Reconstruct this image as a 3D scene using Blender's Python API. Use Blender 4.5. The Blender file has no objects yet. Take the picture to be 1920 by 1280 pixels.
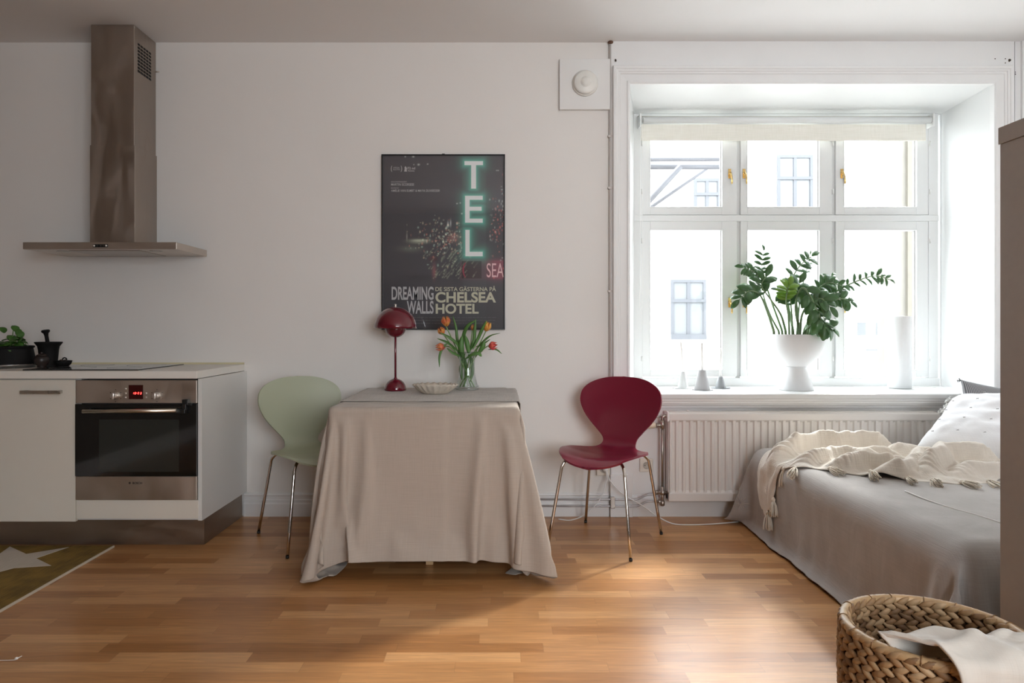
import bpy, bmesh, math, random
import numpy as np
from mathutils import Vector, Matrix, noise
PI = math.pi
sc = bpy.context.scene
COL = sc.collection
# ------------------------------------------------------------ camera, sky, lights, exposure
F, D0, H0, PX, PY = 1280.0, 3.98, 1.098, 935.0, 613.0      # focal px, wall distance, eye height, vanishing point
cam = bpy.data.cameras.new('camera'); co = bpy.data.objects.new('camera', cam); COL.objects.link(co)
co.location = (0, -D0, H0); co.rotation_euler = (PI/2, 0, 0)
cam.sensor_width = 36; cam.lens = 24; cam.shift_x = 25/1920; cam.shift_y = -27/1920; cam.clip_start = .05
sc.camera = co
def W(px, py, d):                                            # point at distance d in front of the camera
    return Vector(((px-PX)*d/F, d-D0, H0-(py-PY)*d/F))
w = bpy.data.worlds.new('sky'); sc.world = w; w.use_nodes = True
bg = w.node_tree.nodes['Background']; bg.inputs[0].default_value = (.90, .95, 1, 1); bg.inputs[1].default_value = 12.5
def area(name, loc, rot, sx, sy, power=0, color=(1, 1, 1), portal=False):
    l = bpy.data.lights.new(name, 'AREA'); l.shape = 'RECTANGLE'; l.size = sx; l.size_y = sy; l.energy = power; l.color = color
    o = bpy.data.objects.new(name, l); COL.objects.link(o); o.location = loc; o.rotation_euler = rot
    if portal: l.cycles.is_portal = True
    return o
area('window_daylight', (1.885, .66, 1.58), (-PI/2, 0, 0), 2.1, 1.75, 1, portal=True)
area('rear_fill_portal', (1.6, -6.25, 1.575), (PI/2, 0, 0), 2.2, 1.65, 1, portal=True)  # sky fill through the opening added in the unseen rear wall
sun = bpy.data.lights.new('sun', 'SUN'); sun.energy = 7.0; sun.angle = math.radians(9); sun.color = (1, .97, .93)
so = bpy.data.objects.new('sun', sun); COL.objects.link(so)
so.rotation_euler = Vector((-.62*.8, -.785*.8, -.60)).to_track_quat('-Z', 'Y').to_euler()
sc.view_settings.view_transform = 'Standard'; sc.view_settings.look = 'None'
sc.view_settings.exposure = 0.2; sc.view_settings.gamma = 1; sc.view_settings.use_curve_mapping = False
cy = sc.cycles
cy.use_denoising = True; cy.max_bounces = 10; cy.diffuse_bounces = 6; cy.glossy_bounces = 4; cy.transmission_bounces = 8
cy.transparent_max_bounces = 12; cy.sample_clamp_indirect = 6; cy.caustics_reflective = False; cy.caustics_refractive = False
# ------------------------------------------------------------ materials
MATS = {}
def mat(name, col=(.8, .8, .8), rough=.5, metal=0, noise_s=0, noise_a=0, bump=0, bscale=60, stretch=(1, 1, 1), coat=0,
        emit=None, estr=0, trans=0, sheen=0, spec=.5, sss=0, alpha=1):
    if name in MATS: return MATS[name]
    m = bpy.data.materials.new(name); m.use_nodes = True; nt = m.node_tree; N = nt.nodes; L = nt.links
    b = N['Principled BSDF']; I = b.inputs
    I['Base Color'].default_value = (*col, 1); I['Roughness'].default_value = rough; I['Metallic'].default_value = metal
    I['Specular IOR Level'].default_value = spec
    if coat: I['Coat Weight'].default_value = coat; I['Coat Roughness'].default_value = .06
    if emit: I['Emission Color'].default_value = (*emit, 1); I['Emission Strength'].default_value = estr
    if trans: I['Transmission Weight'].default_value = trans
    if sheen: I['Sheen Weight'].default_value = sheen; I['Sheen Roughness'].default_value = .4
    if sss: I['Subsurface Weight'].default_value = sss; I['Subsurface Scale'].default_value = .02
    if noise_a or bump:
        tc = N.new('ShaderNodeTexCoord'); mp = N.new('ShaderNodeMapping'); mp.inputs['Scale'].default_value = stretch
        L.new(tc.outputs['Object'], mp.inputs[0])
    if noise_a:
        n = N.new('ShaderNodeTexNoise'); n.inputs['Scale'].default_value = noise_s; n.inputs['Detail'].default_value = 5
        L.new(mp.outputs[0], n.inputs['Vector'])
        mr = N.new('ShaderNodeMapRange'); mr.inputs[1].default_value = .3; mr.inputs[2].default_value = .7
        mr.inputs[3].default_value = 1-noise_a; mr.inputs[4].default_value = 1+noise_a*.6
        L.new(n.outputs[0], mr.inputs[0])
        mx = N.new('ShaderNodeVectorMath'); mx.operation = 'MULTIPLY'; mx.inputs[0].default_value = col
        L.new(mr.outputs[0], mx.inputs[1]); L.new(mx.outputs[0], I['Base Color'])
    if bump:
        n2 = N.new('ShaderNodeTexNoise'); n2.inputs['Scale'].default_value = bscale; n2.inputs['Detail'].default_value = 3
        L.new(mp.outputs[0], n2.inputs['Vector'])
        bp = N.new('ShaderNodeBump'); bp.inputs['Strength'].default_value = bump; bp.inputs['Distance'].default_value = .004
        L.new(n2.outputs[0], bp.inputs['Height']); L.new(bp.outputs[0], I['Normal'])
    MATS[name] = m; return m
def weave(name, col, col2, thread=900, bump=.25, rough=.85, sheen=.2, streak=.12):
    m = mat(name, col, rough, sheen=sheen); nt = m.node_tree; N = nt.nodes; L = nt.links; b = N['Principled BSDF']
    tc = N.new('ShaderNodeTexCoord')
    outs = []
    for k, s in enumerate(((thread, 30, 30), (30, 30, thread))):
        mp = N.new('ShaderNodeMapping'); mp.inputs['Scale'].default_value = [v/10 for v in s]
        L.new(tc.outputs['Object'], mp.inputs[0])
        n = N.new('ShaderNodeTexNoise'); n.inputs['Scale'].default_value = 3; n.inputs['Detail'].default_value = 4
        L.new(mp.outputs[0], n.inputs['Vector']); outs.append(n)
    ad = N.new('ShaderNodeMath'); ad.operation = 'ADD'; L.new(outs[0].outputs[0], ad.inputs[0]); L.new(outs[1].outputs[0], ad.inputs[1])
    mr = N.new('ShaderNodeMapRange'); mr.inputs[1].default_value = .8; mr.inputs[2].default_value = 1.2; L.new(ad.outputs[0], mr.inputs[0])
    mx = N.new('ShaderNodeMix'); mx.data_type = 'RGBA'; mx.inputs[6].default_value = (*col, 1); mx.inputs[7].default_value = (*col2, 1)
    L.new(mr.outputs[0], mx.inputs[0]); L.new(mx.outputs[2], b.inputs['Base Color'])
    bp = N.new('ShaderNodeBump'); bp.inputs['Strength'].default_value = bump; bp.inputs['Distance'].default_value = .002
    L.new(ad.outputs[0], bp.inputs['Height']); L.new(bp.outputs[0], b.inputs['Normal'])
    return m
white_wall = mat('wall_paint', (.79, .768, .738), .62, noise_s=1.3, noise_a=.025, bump=.15, bscale=25)
panel_white = mat('panel_paint', (.80, .80, .795), .45, noise_s=3, noise_a=.03, bump=.12, bscale=18)
ceil_m = mat('ceiling_paint', (.80, .79, .785), .7, noise_s=1, noise_a=.02)
sash_white = mat('sash_paint', (.74, .75, .745), .35)
brown_wall = mat('bounce_cut_umber', (.20, .155, .12), .7)  # unseen left and rear walls, made dark to cut bounce light
def floor_mat():
    m = mat('oak_parquet', (.5, .3, .15), .28); nt = m.node_tree; N = nt.nodes; L = nt.links; b = N['Principled BSDF']
    def mth(op, a, bb=None, c=None):
        n = N.new('ShaderNodeMath'); n.operation = op
        for i, v in enumerate((a, bb, c)):
            if v is None: continue
            if isinstance(v, (int, float)): n.inputs[i].default_value = v
            else: L.new(v, n.inputs[i])
        return n.outputs[0]
    tc = N.new('ShaderNodeTexCoord'); sp = N.new('ShaderNodeSeparateXYZ'); L.new(tc.outputs['Object'], sp.inputs[0])
    x, y = sp.outputs[0], sp.outputs[1]
    ry = mth('DIVIDE', y, .067); row = mth('FLOOR', ry); fy = mth('FRACT', ry)
    wn = N.new('ShaderNodeTexWhiteNoise'); wn.noise_dimensions = '1D'; L.new(row, wn.inputs['W'])
    ln = mth('MULTIPLY_ADD', wn.outputs[0], .16, .40)
    cx = mth('ADD', mth('DIVIDE', x, ln), mth('MULTIPLY', wn.outputs[0], 37.3)); cell = mth('FLOOR', cx); fx = mth('FRACT', cx)
    cv = N.new('ShaderNodeCombineXYZ'); L.new(cell, cv.inputs[0]); L.new(row, cv.inputs[1])
    w2 = N.new('ShaderNodeTexWhiteNoise'); w2.noise_dimensions = '2D'; L.new(cv.outputs[0], w2.inputs['Vector'])
    ramp = N.new('ShaderNodeValToRGB'); L.new(w2.outputs[0], ramp.inputs[0]); e = ramp.color_ramp.elements
    e[0].color = (.33, .14, .042, 1); e[1].color = (.60, .32, .135, 1)
    k = e.new(.35); k.color = (.44, .205, .072, 1); k = e.new(.72); k.color = (.51, .255, .098, 1)
    # grain, shifted per strip
    gv = N.new('ShaderNodeCombineXYZ'); L.new(mth('MULTIPLY', x, 1.6), gv.inputs[0]); L.new(mth('MULTIPLY', y, 26), gv.inputs[1])
    L.new(mth('MULTIPLY', w2.outputs[0], 50), gv.inputs[2])
    g = N.new('ShaderNodeTexNoise'); g.inputs['Scale'].default_value = 3; g.inputs['Detail'].default_value = 6; g.inputs['Distortion'].default_value = 1.2
    L.new(gv.outputs[0], g.inputs['Vector'])
    gr = N.new('ShaderNodeMapRange'); gr.inputs[1].default_value = .3; gr.inputs[2].default_value = .7; gr.inputs[3].default_value = .80; gr.inputs[4].default_value = 1.14
    L.new(g.outputs[0], gr.inputs[0])
    # seams
    ey = mth('LESS_THAN', fy, .022); ex = mth('LESS_THAN', fx, .0035)
    board = mth('FRACT', mth('DIVIDE', y, .201)); eb = mth('LESS_THAN', board, .012)
    seam = mth('MAXIMUM', mth('MULTIPLY', ey, .10), mth('MAXIMUM', mth('MULTIPLY', ex, .22), mth('MULTIPLY', eb, .30)))
    mul = mth('MULTIPLY', gr.outputs[0], mth('SUBTRACT', 1, seam))
    vm = N.new('ShaderNodeVectorMath'); vm.operation = 'MULTIPLY'; L.new(ramp.outputs[0], vm.inputs[0]); L.new(mul, vm.inputs[1])
    L.new(vm.outputs[0], b.inputs['Base Color'])
    n3 = N.new('ShaderNodeTexNoise'); n3.inputs['Scale'].default_value = 2.2; L.new(tc.outputs['Object'], n3.inputs['Vector'])
    rr = N.new('ShaderNodeMapRange'); rr.inputs[3].default_value = .24; rr.inputs[4].default_value = .38; L.new(n3.outputs[0], rr.inputs[0])
    L.new(rr.outputs[0], b.inputs['Roughness'])
    bp = N.new('ShaderNodeBump'); bp.inputs['Strength'].default_value = .12; bp.inputs['Distance'].default_value = .001
    L.new(mul, bp.inputs['Height']); L.new(bp.outputs[0], b.inputs['Normal'])
    return m
def steel(name, base=(.42, .37, .33), rough=.34, var=.16, stretch=(1, 1, 1)):
    m = mat(name, base, rough, 1); nt = m.node_tree; N = nt.nodes; L = nt.links; b = N['Principled BSDF']
    tc = N.new('ShaderNodeTexCoord'); mp = N.new('ShaderNodeMapping'); mp.inputs['Scale'].default_value = stretch
    L.new(tc.outputs['Object'], mp.inputs[0])
    n = N.new('ShaderNodeTexNoise'); n.inputs['Scale'].default_value = 6; n.inputs['Detail'].default_value = 7; n.inputs['Distortion'].default_value = .8
    L.new(mp.outputs[0], n.inputs['Vector'])
    r = N.new('ShaderNodeMapRange'); r.inputs[1].default_value = .3; r.inputs[2].default_value = .7; r.inputs[3].default_value = rough-.06; r.inputs[4].default_value = rough+var
    L.new(n.outputs[0], r.inputs[0]); L.new(r.outputs[0], b.inputs['Roughness'])
    c = N.new('ShaderNodeMix'); c.data_type = 'RGBA'; c.inputs[6].default_value = (*[v*.8 for v in base], 1); c.inputs[7].default_value = (*[min(1, v*1.2) for v in base], 1)
    L.new(n.outputs[0], c.inputs[0]); L.new(c.outputs[2], b.inputs['Base Color'])
    return m
def thin_glass(name, tint=(1, 1, 1), gl=.6):
    m = bpy.data.materials.new(name); m.use_nodes = True; nt = m.node_tree; N = nt.nodes; L = nt.links; N.clear()
    o = N.new('ShaderNodeOutputMaterial'); t = N.new('ShaderNodeBsdfTransparent'); t.inputs[0].default_value = (*tint, 1)
    g = N.new('ShaderNodeBsdfGlossy'); g.inputs['Roughness'].default_value = .02
    lw = N.new('ShaderNodeLayerWeight'); lw.inputs[0].default_value = .5
    pw = N.new('ShaderNodeMath'); pw.operation = 'POWER'; pw.inputs[1].default_value = 4.0; L.new(lw.outputs['Facing'], pw.inputs[0])
    mu = N.new('ShaderNodeMath'); mu.operation = 'MULTIPLY_ADD'; mu.inputs[1].default_value = gl; mu.inputs[2].default_value = .035*gl; L.new(pw.outputs[0], mu.inputs[0])
    x = N.new('ShaderNodeMixShader'); L.new(mu.outputs[0], x.inputs[0]); L.new(t.outputs[0], x.inputs[1]); L.new(g.outputs[0], x.inputs[2])
    L.new(x.outputs[0], o.inputs[0]); return m
glass = thin_glass('window_glass', (.97, .98, .98))
chrome = mat('chrome', (.62, .58, .54), .12, 1)
black_pl = mat('black_plastic', (.012, .012, .012), .35)
# ------------------------------------------------------------ mesh helpers
class MB:
    def __init__(s): s.v = []; s.f = []; s.sm = []
    def add(s, vs, fs, smooth=False):
        n = len(s.v); s.v += [tuple(v) for v in vs]; s.f += [tuple(i+n for i in f) for f in fs]; s.sm += [smooth]*len(fs); return s
    def box(s, x0, x1, y0, y1, z0, z1):
        if s.v: k = (len(s.v)//8 % 9)*5e-5; x0, x1, y0, y1, z0, z1 = x0-k, x1+k, y0-k, y1+k, z0-k, z1+k   # no coincident faces
        return s.add([(x, y, z) for z in (z0, z1) for y in (y0, y1) for x in (x0, x1)],
                     [(0, 2, 3, 1), (4, 5, 7, 6), (0, 1, 5, 4), (2, 6, 7, 3), (0, 4, 6, 2), (1, 3, 7, 5)])
    def grid(s, pts, closed_u=False, closed_v=False, smooth=True):
        nu, nv = len(pts), len(pts[0]); vs = [p for r in pts for p in r]; fs = []
        for i in range(nu if closed_u else nu-1):
            for j in range(nv if closed_v else nv-1):
                a, b = i*nv+j, i*nv+(j+1) % nv; c, d = ((i+1) % nu)*nv+(j+1) % nv, ((i+1) % nu)*nv+j
                fs.append((a, b, c, d))
        return s.add(vs, fs, smooth)
    def lathe(s, prof, c=(0, 0, 0), n=48, smooth=True, sx=1, sy=1, cap=True):
        rows = [[(c[0]+r*math.cos(2*PI*k/n)*sx, c[1]+r*math.sin(2*PI*k/n)*sy, c[2]+z) for k in range(n)] for r, z in prof]
        s.grid(rows, closed_v=True, smooth=smooth); N0 = len(s.v)-len(prof)*n
        if cap:
            if prof[0][0] > 1e-4: s.f.append(tuple(N0+k for k in reversed(range(n)))); s.sm.append(False)
            if prof[-1][0] > 1e-4: s.f.append(tuple(N0+(len(prof)-1)*n+k for k in range(n))); s.sm.append(False)
        return s
    def tube(s, pts, r, n=10, cap=True):
        P = [Vector(p) for p in pts]; R = r if isinstance(r, (list, tuple)) else [r]*len(P); rows = []
        up = Vector((.13, .21, .97)).normalized(); prev = None
        for i, p in enumerate(P):
            t = (P[min(i+1, len(P)-1)]-P[max(i-1, 0)]).normalized()
            a = (prev - t*prev.dot(t)) if prev is not None else t.cross(up if abs(t.dot(up)) < .95 else Vector((1, 0, 0)))
            a.normalize(); prev = a; b = t.cross(a)
            rows.append([p+(a*math.cos(2*PI*k/n)+b*math.sin(2*PI*k/n))*R[i] for k in range(n)])
        N0 = len(s.v); s.grid(rows, closed_v=True)
        if cap:
            s.f.append(tuple(N0+k for k in reversed(range(n)))); s.sm.append(False)
            s.f.append(tuple(N0+(len(P)-1)*n+k for k in range(n))); s.sm.append(False)
        return s
    def cyl(s, a, b, r, n=24): return s.tube([a, b], r, n)
    def prism(s, poly, y0, y1):                              # polygon in X,Z extruded along Y
        n = len(poly); vs = [(x, y0, z) for x, z in poly]+[(x, y1, z) for x, z in poly]
        return s.add(vs, [tuple(range(n)), tuple(reversed(range(n, 2*n)))]+[(i, n+i, n+(i+1) % n, (i+1) % n) for i in range(n)])
    def xf(s, M, start=0):
        for i in range(start, len(s.v)): s.v[i] = tuple(M @ Vector(s.v[i]))
        return s
def crom(pts, n=8):
    P = [Vector(p) for p in pts]; P = [P[0]*2-P[1]]+P+[P[-1]*2-P[-2]]; out = []
    for i in range(1, len(P)-2):
        for k in range(n):
            t = k/n; a, b, c, d = P[i-1:i+3]
            out.append(.5*((2*b)+(c-a)*t+(2*a-5*b+4*c-d)*t*t+(3*b-a-3*c+d)*t**3))
    out.append(P[-2]); return out
def build(name, mb, m, parent=None, local=False, bevel=0, seg=2, solid=0, sub=0, fixn=True):
    me = bpy.data.meshes.new(name); off = Vector((0, 0, 0))
    if parent is not None and not local:
        p = parent
        while p is not None: off += p.location; p = p.parent
    me.from_pydata([tuple(Vector(v)-off) for v in mb.v], [], mb.f)
    me.polygons.foreach_set('use_smooth', mb.sm); me.materials.append(m)
    if fixn:
        b = bmesh.new(); b.from_mesh(me); bmesh.ops.recalc_face_normals(b, faces=b.faces); b.to_mesh(me); b.free()
    o = bpy.data.objects.new(name, me); COL.objects.link(o)
    if parent is not None: o.parent = parent
    if solid: md = o.modifiers.new('solidify', 'SOLIDIFY'); md.thickness = solid; md.offset = 0
    if bevel:
        md = o.modifiers.new('bevel', 'BEVEL'); md.width = bevel; md.segments = seg; md.limit_method = 'ANGLE'; md.angle_limit = .6; md.harden_normals = False
    if sub: md = o.modifiers.new('subsurf', 'SUBSURF'); md.levels = sub; md.render_levels = sub
    return o
def tag(o, label=None, cat=None, group=None, kind=None):
    for k, v in (('label', label), ('category', cat), ('group', group), ('kind', kind)):
        if v: o[k] = v
    return o
def thing(name, loc, label, cat, group=None, rz=0):
    o = bpy.data.objects.new(name, None); COL.objects.link(o); o.empty_display_size = .1; o.location = loc; o.rotation_euler = (0, 0, rz)
    return tag(o, label, cat, group)
def struct(name, mb, m, parent=None, **k):
    return tag(build(name, mb, m, parent, **k), kind='structure')
def text(name, body, x0, x1, z0, z1, y, m, parent, bold=0, ext=.0004, sx=None):
    """text facing -Y, stretched into the rectangle"""
    c = bpy.data.curves.new(name, 'FONT'); c.body = body; c.extrude = .02; c.offset = bold
    t = bpy.data.objects.new(name, c); COL.objects.link(t); dg = bpy.context.evaluated_depsgraph_get()
    me = bpy.data.meshes.new_from_object(t.evaluated_get(dg)); bpy.data.objects.remove(t); bpy.data.curves.remove(c)
    vs = [v.co.copy() for v in me.vertices]; ax, bx = min(v.x for v in vs), max(v.x for v in vs); az, bz = min(v.y for v in vs), max(v.y for v in vs)
    off = Vector((0, 0, 0)); p = parent
    while p is not None: off += p.location; p = p.parent
    for v in me.vertices:
        q = v.co; v.co = Vector((x0+(q.x-ax)/(bx-ax)*(x1-x0), y-(ext if q.z > 0 else 0), z0+(q.y-az)/(bz-az)*(z1-z0)))-off
    me.materials.clear(); me.materials.append(m); o = bpy.data.objects.new(name, me); COL.objects.link(o); o.parent = parent
    return o
random.seed(7)
# ------------------------------------------------------------ room shell
XL, XR, YR, ZC, TW = -3.0, 3.055, -6.0, 2.756, .52
def bx(*a): return MB().box(*a)
struct('floor', bx(XL-.2, XR+.2, YR-.2, 0.0, -.1, 0), floor_mat())
struct('ceiling', bx(XL-.2, XR+.2, YR-.2, TW, ZC, ZC+.2), ceil_m)
NL, NR, NT, NB = .762, 2.872, 2.507, .70                       # niche opening
mb = MB(); mb.box(XL-.2, NL-.02, 0, TW+.1, 0, ZC); mb.box(NR+.02, XR+.2, 0, TW+.1, 0, ZC)
mb.box(NL-.02, NR+.02, 0, TW+.1, NT+.02, ZC); mb.box(NL-.02, NR+.02, 0, TW+.1, 0, NB-.03)
struct('wall_back', mb, white_wall)
struct('wall_left', bx(XL-.2, XL, YR, 0, 0, ZC), brown_wall)
struct('wall_right', bx(XR, XR+.2, YR, 0, 0, ZC), white_wall)
RX0, RX1, RZ0, RZ1 = .5, 2.7, .75, 2.4                        # unseen opening behind the camera, added for fill light
mb = MB(); mb.box(XL, RX0, YR-.2, YR, 0, ZC); mb.box(RX1, XR, YR-.2, YR, 0, ZC); mb.box(RX0, RX1, YR-.2, YR, 0, RZ0); mb.box(RX0, RX1, YR-.2, YR, RZ1, ZC)
struct('wall_rear', mb, brown_wall)
mb = MB()
for x in (RX0, (RX0+RX1)/2-.03, RX1-.06): mb.box(x, x+.06, YR-.14, YR-.08, RZ0, RZ1)
for z in (RZ0, RZ1-.06): mb.box(RX0+.06, RX1-.06, YR-.135, YR-.085, z, z+.06)
struct('rear_fill_window', mb, sash_white)  # frame of the added fill opening
# baseboard: stepped profile swept along X
def board(x0, x1, y0, prof): 
    return MB().add([(x, y0-d, z) for x in (x0, x1) for d, z in prof],
                    [(i, i+1, len(prof)+i+1, len(prof)+i) for i in range(len(prof)-1)]+[tuple(range(len(prof))), tuple(reversed(range(len(prof), 2*len(prof))))])
bprof = [(0, 0), (.024, 0), (.024, .072), (.018, .080), (.018, .094), (.012, .100), (.012, .116), (.016, .122), (.012, .131), (0, .134)]
struct('baseboard_back', board(-1.48, .64, 0, bprof), panel_white)
struct('baseboard_left', bx(XL, XL+.02, YR, -.65, 0, .13), panel_white)
struct('baseboard_right', bx(XR-.02, XR, YR, -.05, 0, .13), panel_white)
# window surround: boxed panel, architrave, reveals, sill, apron
mb = MB(); mb.box(.653, NL-.02, -.018, 0, 0, ZC); mb.box(NR+.01, 2.993, -.018, 0, 0, ZC); mb.box(NL-.03, NR+.02, -.018, 0, NT+.02, ZC); mb.box(NL-.03, NR+.02, -.012, 0, 0, .62)
struct('trim_1', mb, panel_white)
def archi(prof):                                              # mitred frame profile: (offset outward, depth)
    a = MB(); rows = []
    for o, d in prof:
        rows.append([(NL-o, -.018-d, NB-.05), (NL-o, -.018-d, NT+o), (NR+o, -.018-d, NT+o), (NR+o, -.018-d, NB-.05)])
    a.grid(rows, smooth=False); return a
cas = [(0, -.03), (0, .006), (.008, .012), (.016, .012), (.018, .006), (.055, .008), (.058, .013), (.068, .013), (.071, .019), (.080, .021), (.083, .027), (.097, .028), (.102, .022), (.102, 0)]
struct('trim_2', archi(cas), panel_white)
yw = .485                                                    # inner face of the window frame
mb = MB()
mb.add([(NL-.001, 0, NB), (NL-.001, 0, NT), (.886, yw, 2.50), (.886, yw, NB)], [(0, 1, 2, 3)])
mb.add([(NL, yw, NB), (NL, yw, NT+.02), (.886, yw, NT), (.886, yw, NB)], [(0, 1, 2, 3)])
mb.add([(NR, 0, NB), (NR, 0, NT), (2.892, yw, 2.50), (2.892, yw, NB)], [(0, 1, 2, 3)])
mb.add([(NL, 0, NT), (NR, 0, NT), (2.892, yw, 2.49), (.886, yw, 2.49)], [(0, 1, 2, 3)])
mb.box(.70, 2.95, yw, TW+.1, 2.488, 2.56); mb.box(2.89, 2.96, yw, TW+.1, .7, 2.52); mb.box(.70, .888, yw, TW+.1, .7, 2.52)
struct('trim_3', mb, sash_white, fixn=False)
mb = MB(); mb.box(.70, 2.99, -.055, yw+.02, .682, .714)
struct('trim_4', mb, sash_white, bevel=.008)
mb = board(.70, 2.99, 0, [(0, .615), (.014, .615), (.016, .628), (.024, .632), (.024, .640), (.034, .646), (.042, .660), (.042, .668), (.048, .673), (.048, .682), (0, .682)])
struct('trim_5', mb, panel_white)
struct('trim_6', bx(.645, .775, -.040, -.016, 0, .245), panel_white, bevel=.004)
mb = board(.775, 2.99, -.010, [(0, 0), (.014, 0), (.014, .105), (.008, .118), (0, .125)]); struct('baseboard_window', mb, panel_white)
# narrow boarding in the corner at the right
mb = MB(); mb.box(2.998, XR, -.016, 0, 0, ZC); mb.box(3.03, XR, -.03, -.016, 0, ZC); struct('trim_7', mb, panel_white)
# chipped holes and bolts in the boxed panel, pipe sleeve
dk = mat('chipped_hole', (.05, .035, .025), .9)
def splat(px, py, r, name, n=9):
    c = W(px, py, 3.96); mb = MB(); mb.add([(c.x+math.cos(k*2*PI/n)*r*(.6+.6*random.random()), -.0195, c.z+math.sin(k*2*PI/n)*r*(.7+.9*random.random())) for k in range(n)], [tuple(range(n))])
    return struct(name, mb, dk)
splat(1154, 113, .008, 'trim_8'); splat(1893, 113, .010, 'trim_9')
for k, (a, b) in enumerate(((1866, 110), (1885, 110), (1885, 118), (1904, 135), (1904, 139))): splat(a, b, .0035, 'trim_%d' % (10+k), 7)
mb = MB(); mb.cyl((.648, -.012, .30), (.648, -.012, ZC-.004), .0065, 10)
for z in (1.3, 1.9, 2.2): mb.box(.636, .660, -.021, 0, z, z+.012)
tag(build('conduit', mb, mat('conduit_paint', (.62, .58, .55), .5)), 'thin painted conduit running from ceiling down beside the window surround', 'pipe')
mb = MB(); mb.lathe([(0.001, 0), (.014, 0), (.016, -.006), (.010, -.014), (.001, -.015)], (.650, -.016, ZC-.0005), 14)
tag(build('ceiling_hook', mb, mat('rust', (.16, .08, .05), .6, .4)), 'small rusty bolt in the ceiling above the thin conduit', 'hook')
# ------------------------------------------------------------ window
DW = 4.465
win = tag(bpy.data.objects.new('window_1', None), kind='structure'); COL.objects.link(win); win.location = (1.885, yw, NB)
def wx(px): return (px-PX)*DW/F
def wz(py): return H0-(py-PY)*DW/F
Y0, Y1 = yw, yw+.06
mb = MB(); zb, zt = .712, wz(214)
mb.box(wx(1187), wx(1204), Y0-.012, Y1, zb, zt); mb.box(wx(1739), wx(1757), Y0-.012, Y1, zb, zt)
mb.box(wx(1187), wx(1757), Y0-.012, Y1, wz(236), zt); mb.box(wx(1187), wx(1757), Y0-.03, Y1, zb, wz(708))
for a, b in ((1380, 1389), (1558, 1567)): mb.box(wx(a), wx(b), Y0+.012, Y1, zb, zt)
mb.box(wx(1204), wx(1739), Y0+.008, Y1, wz(416), wz(402)); mb.box(wx(1187), wx(1757), Y0-.018, Y0+.01, wz(415), wz(404))
tag(build('window_frame', mb, sash_white, win, bevel=.003), kind='structure')
cols = [(1204, 1381, 1219, 1353), (1388, 1559, 1401, 1535), (1566, 1739, 1582, 1717)]
rows_ = [(230, 403, 243, 388), (415, 706, 432, 693)]
brass = mat('brass', (.72, .50, .20), .22, 1); hinge_m = mat('hinge_paint', (.7, .7, .68), .4)
spacer_m = mat('pane_spacer', (.18, .17, .16), .5)
for ci, (a, b, ga, gb) in enumerate(cols):
    for ri, (t, u, gt, gu) in enumerate(rows_):
        mb = MB(); x0, x1, z1, z0 = wx(a), wx(b), wz(t), wz(u); gx0, gx1, gz1, gz0 = wx(ga), wx(gb), wz(gt), wz(gu)
        for q in ((x0, gx0, z0, z1), (gx1, x1, z0, z1), (gx0, gx1, z0, gz0), (gx0, gx1, gz1, z1)): mb.box(q[0], q[1], Y0-.008, Y0+.036, q[2], q[3])
        for q in ((gx0-.006, gx0, gz0, gz1), (gx1, gx1+.006, gz0, gz1), (gx0, gx1, gz0-.006, gz0), (gx0, gx1, gz1, gz1+.006)): mb.box(q[0], q[1], Y0-.011, Y0-.007, q[2], q[3])
        s = tag(build('sash', mb, sash_white, win, bevel=.002), kind='structure')
        tag(build('pane', bx(gx0-.004, gx1+.004, Y0+.012, Y0+.015, gz0-.004, gz1+.004), glass, s), kind='structure')
        tag(build('glazing_strip', bx(gx1-.0035, gx1, Y0+.008, Y0+.034, gz0, gz1), spacer_m, s), kind='structure')
        # brass casement handle
        hx = wx((1367, 1394, 1577)[ci]); hz = wz((327, 568)[ri]); yy = Y0-.009
        hb = MB(); hb.box(hx-.009, hx+.009, yy-.004, yy, hz-.028, hz+.034); hb.lathe([(.009, 0), (.009, .012), (.001, .014)], (0, 0, 0), 12)
        hb.xf(Matrix.Translation((hx, yy-.004, hz+.006)) @ Matrix.Rotation(PI/2, 4, 'X'), len(hb.v)-36)
        dx = .010 if ci != 0 else .008
        hb.tube([(hx, yy-.022, hz+.006), (hx+dx*.5, yy-.028, hz-.012), (hx+dx*.9, yy-.026, hz-.04), (hx+dx, yy-.024, hz-.062), (hx+dx, yy-.024, hz-.070)], [.0045, .004, .0055, .006, .002], 8)
        tag(build('handle', hb, brass, s), kind='structure')
        # hinges
        hgx = wx((1203, 1560, 1741)[ci])
        for zz in ((270, 360), (452, 672))[ri]:
            tag(build('hinge', MB().cyl((hgx, Y0-.014, wz(zz)-.016), (hgx, Y0-.014, wz(zz)+.016), .0055, 10), hinge_m, s), kind='structure')
# roller blind
yb = yw-.075
blind = thing('roller_blind', (1.885, yb, wz(226)), 'cream roller blind pulled up above the window panes, white bead chain', 'blind')
def bw(px, d=4.39): return (px-PX)*d/F
def bzz(py, d=4.39): return H0-(py-PY)*d/F
build('roller_tube', MB().cyl((bw(1206), yb, bzz(225)), (bw(1745), yb, bzz(225)), .021, 24), sash_white, blind)
cream = weave('blind_fabric', (.80, .78, .70), (.86, .84, .77), 600, .1)
zf = [bzz(232), bzz(238), bzz(244), bzz(250), bzz(256), bzz(261)]
build('blind_fabric', MB().box(bw(1203), bw(1738), yb+.012, yb+.0145, zf[-1], zf[0]), cream, blind)
build('hem_bar', MB().box(bw(1203), bw(1738), yb+.010, yb+.0165, bzz(263), bzz(258)), cream, blind, bevel=.002)
for a in (1200, 1747): build('bracket', MB().box(bw(a)-.006, bw(a)+.006, yb-.026, yb+.05, bzz(238), bzz(214)), sash_white, blind, bevel=.004)
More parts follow.
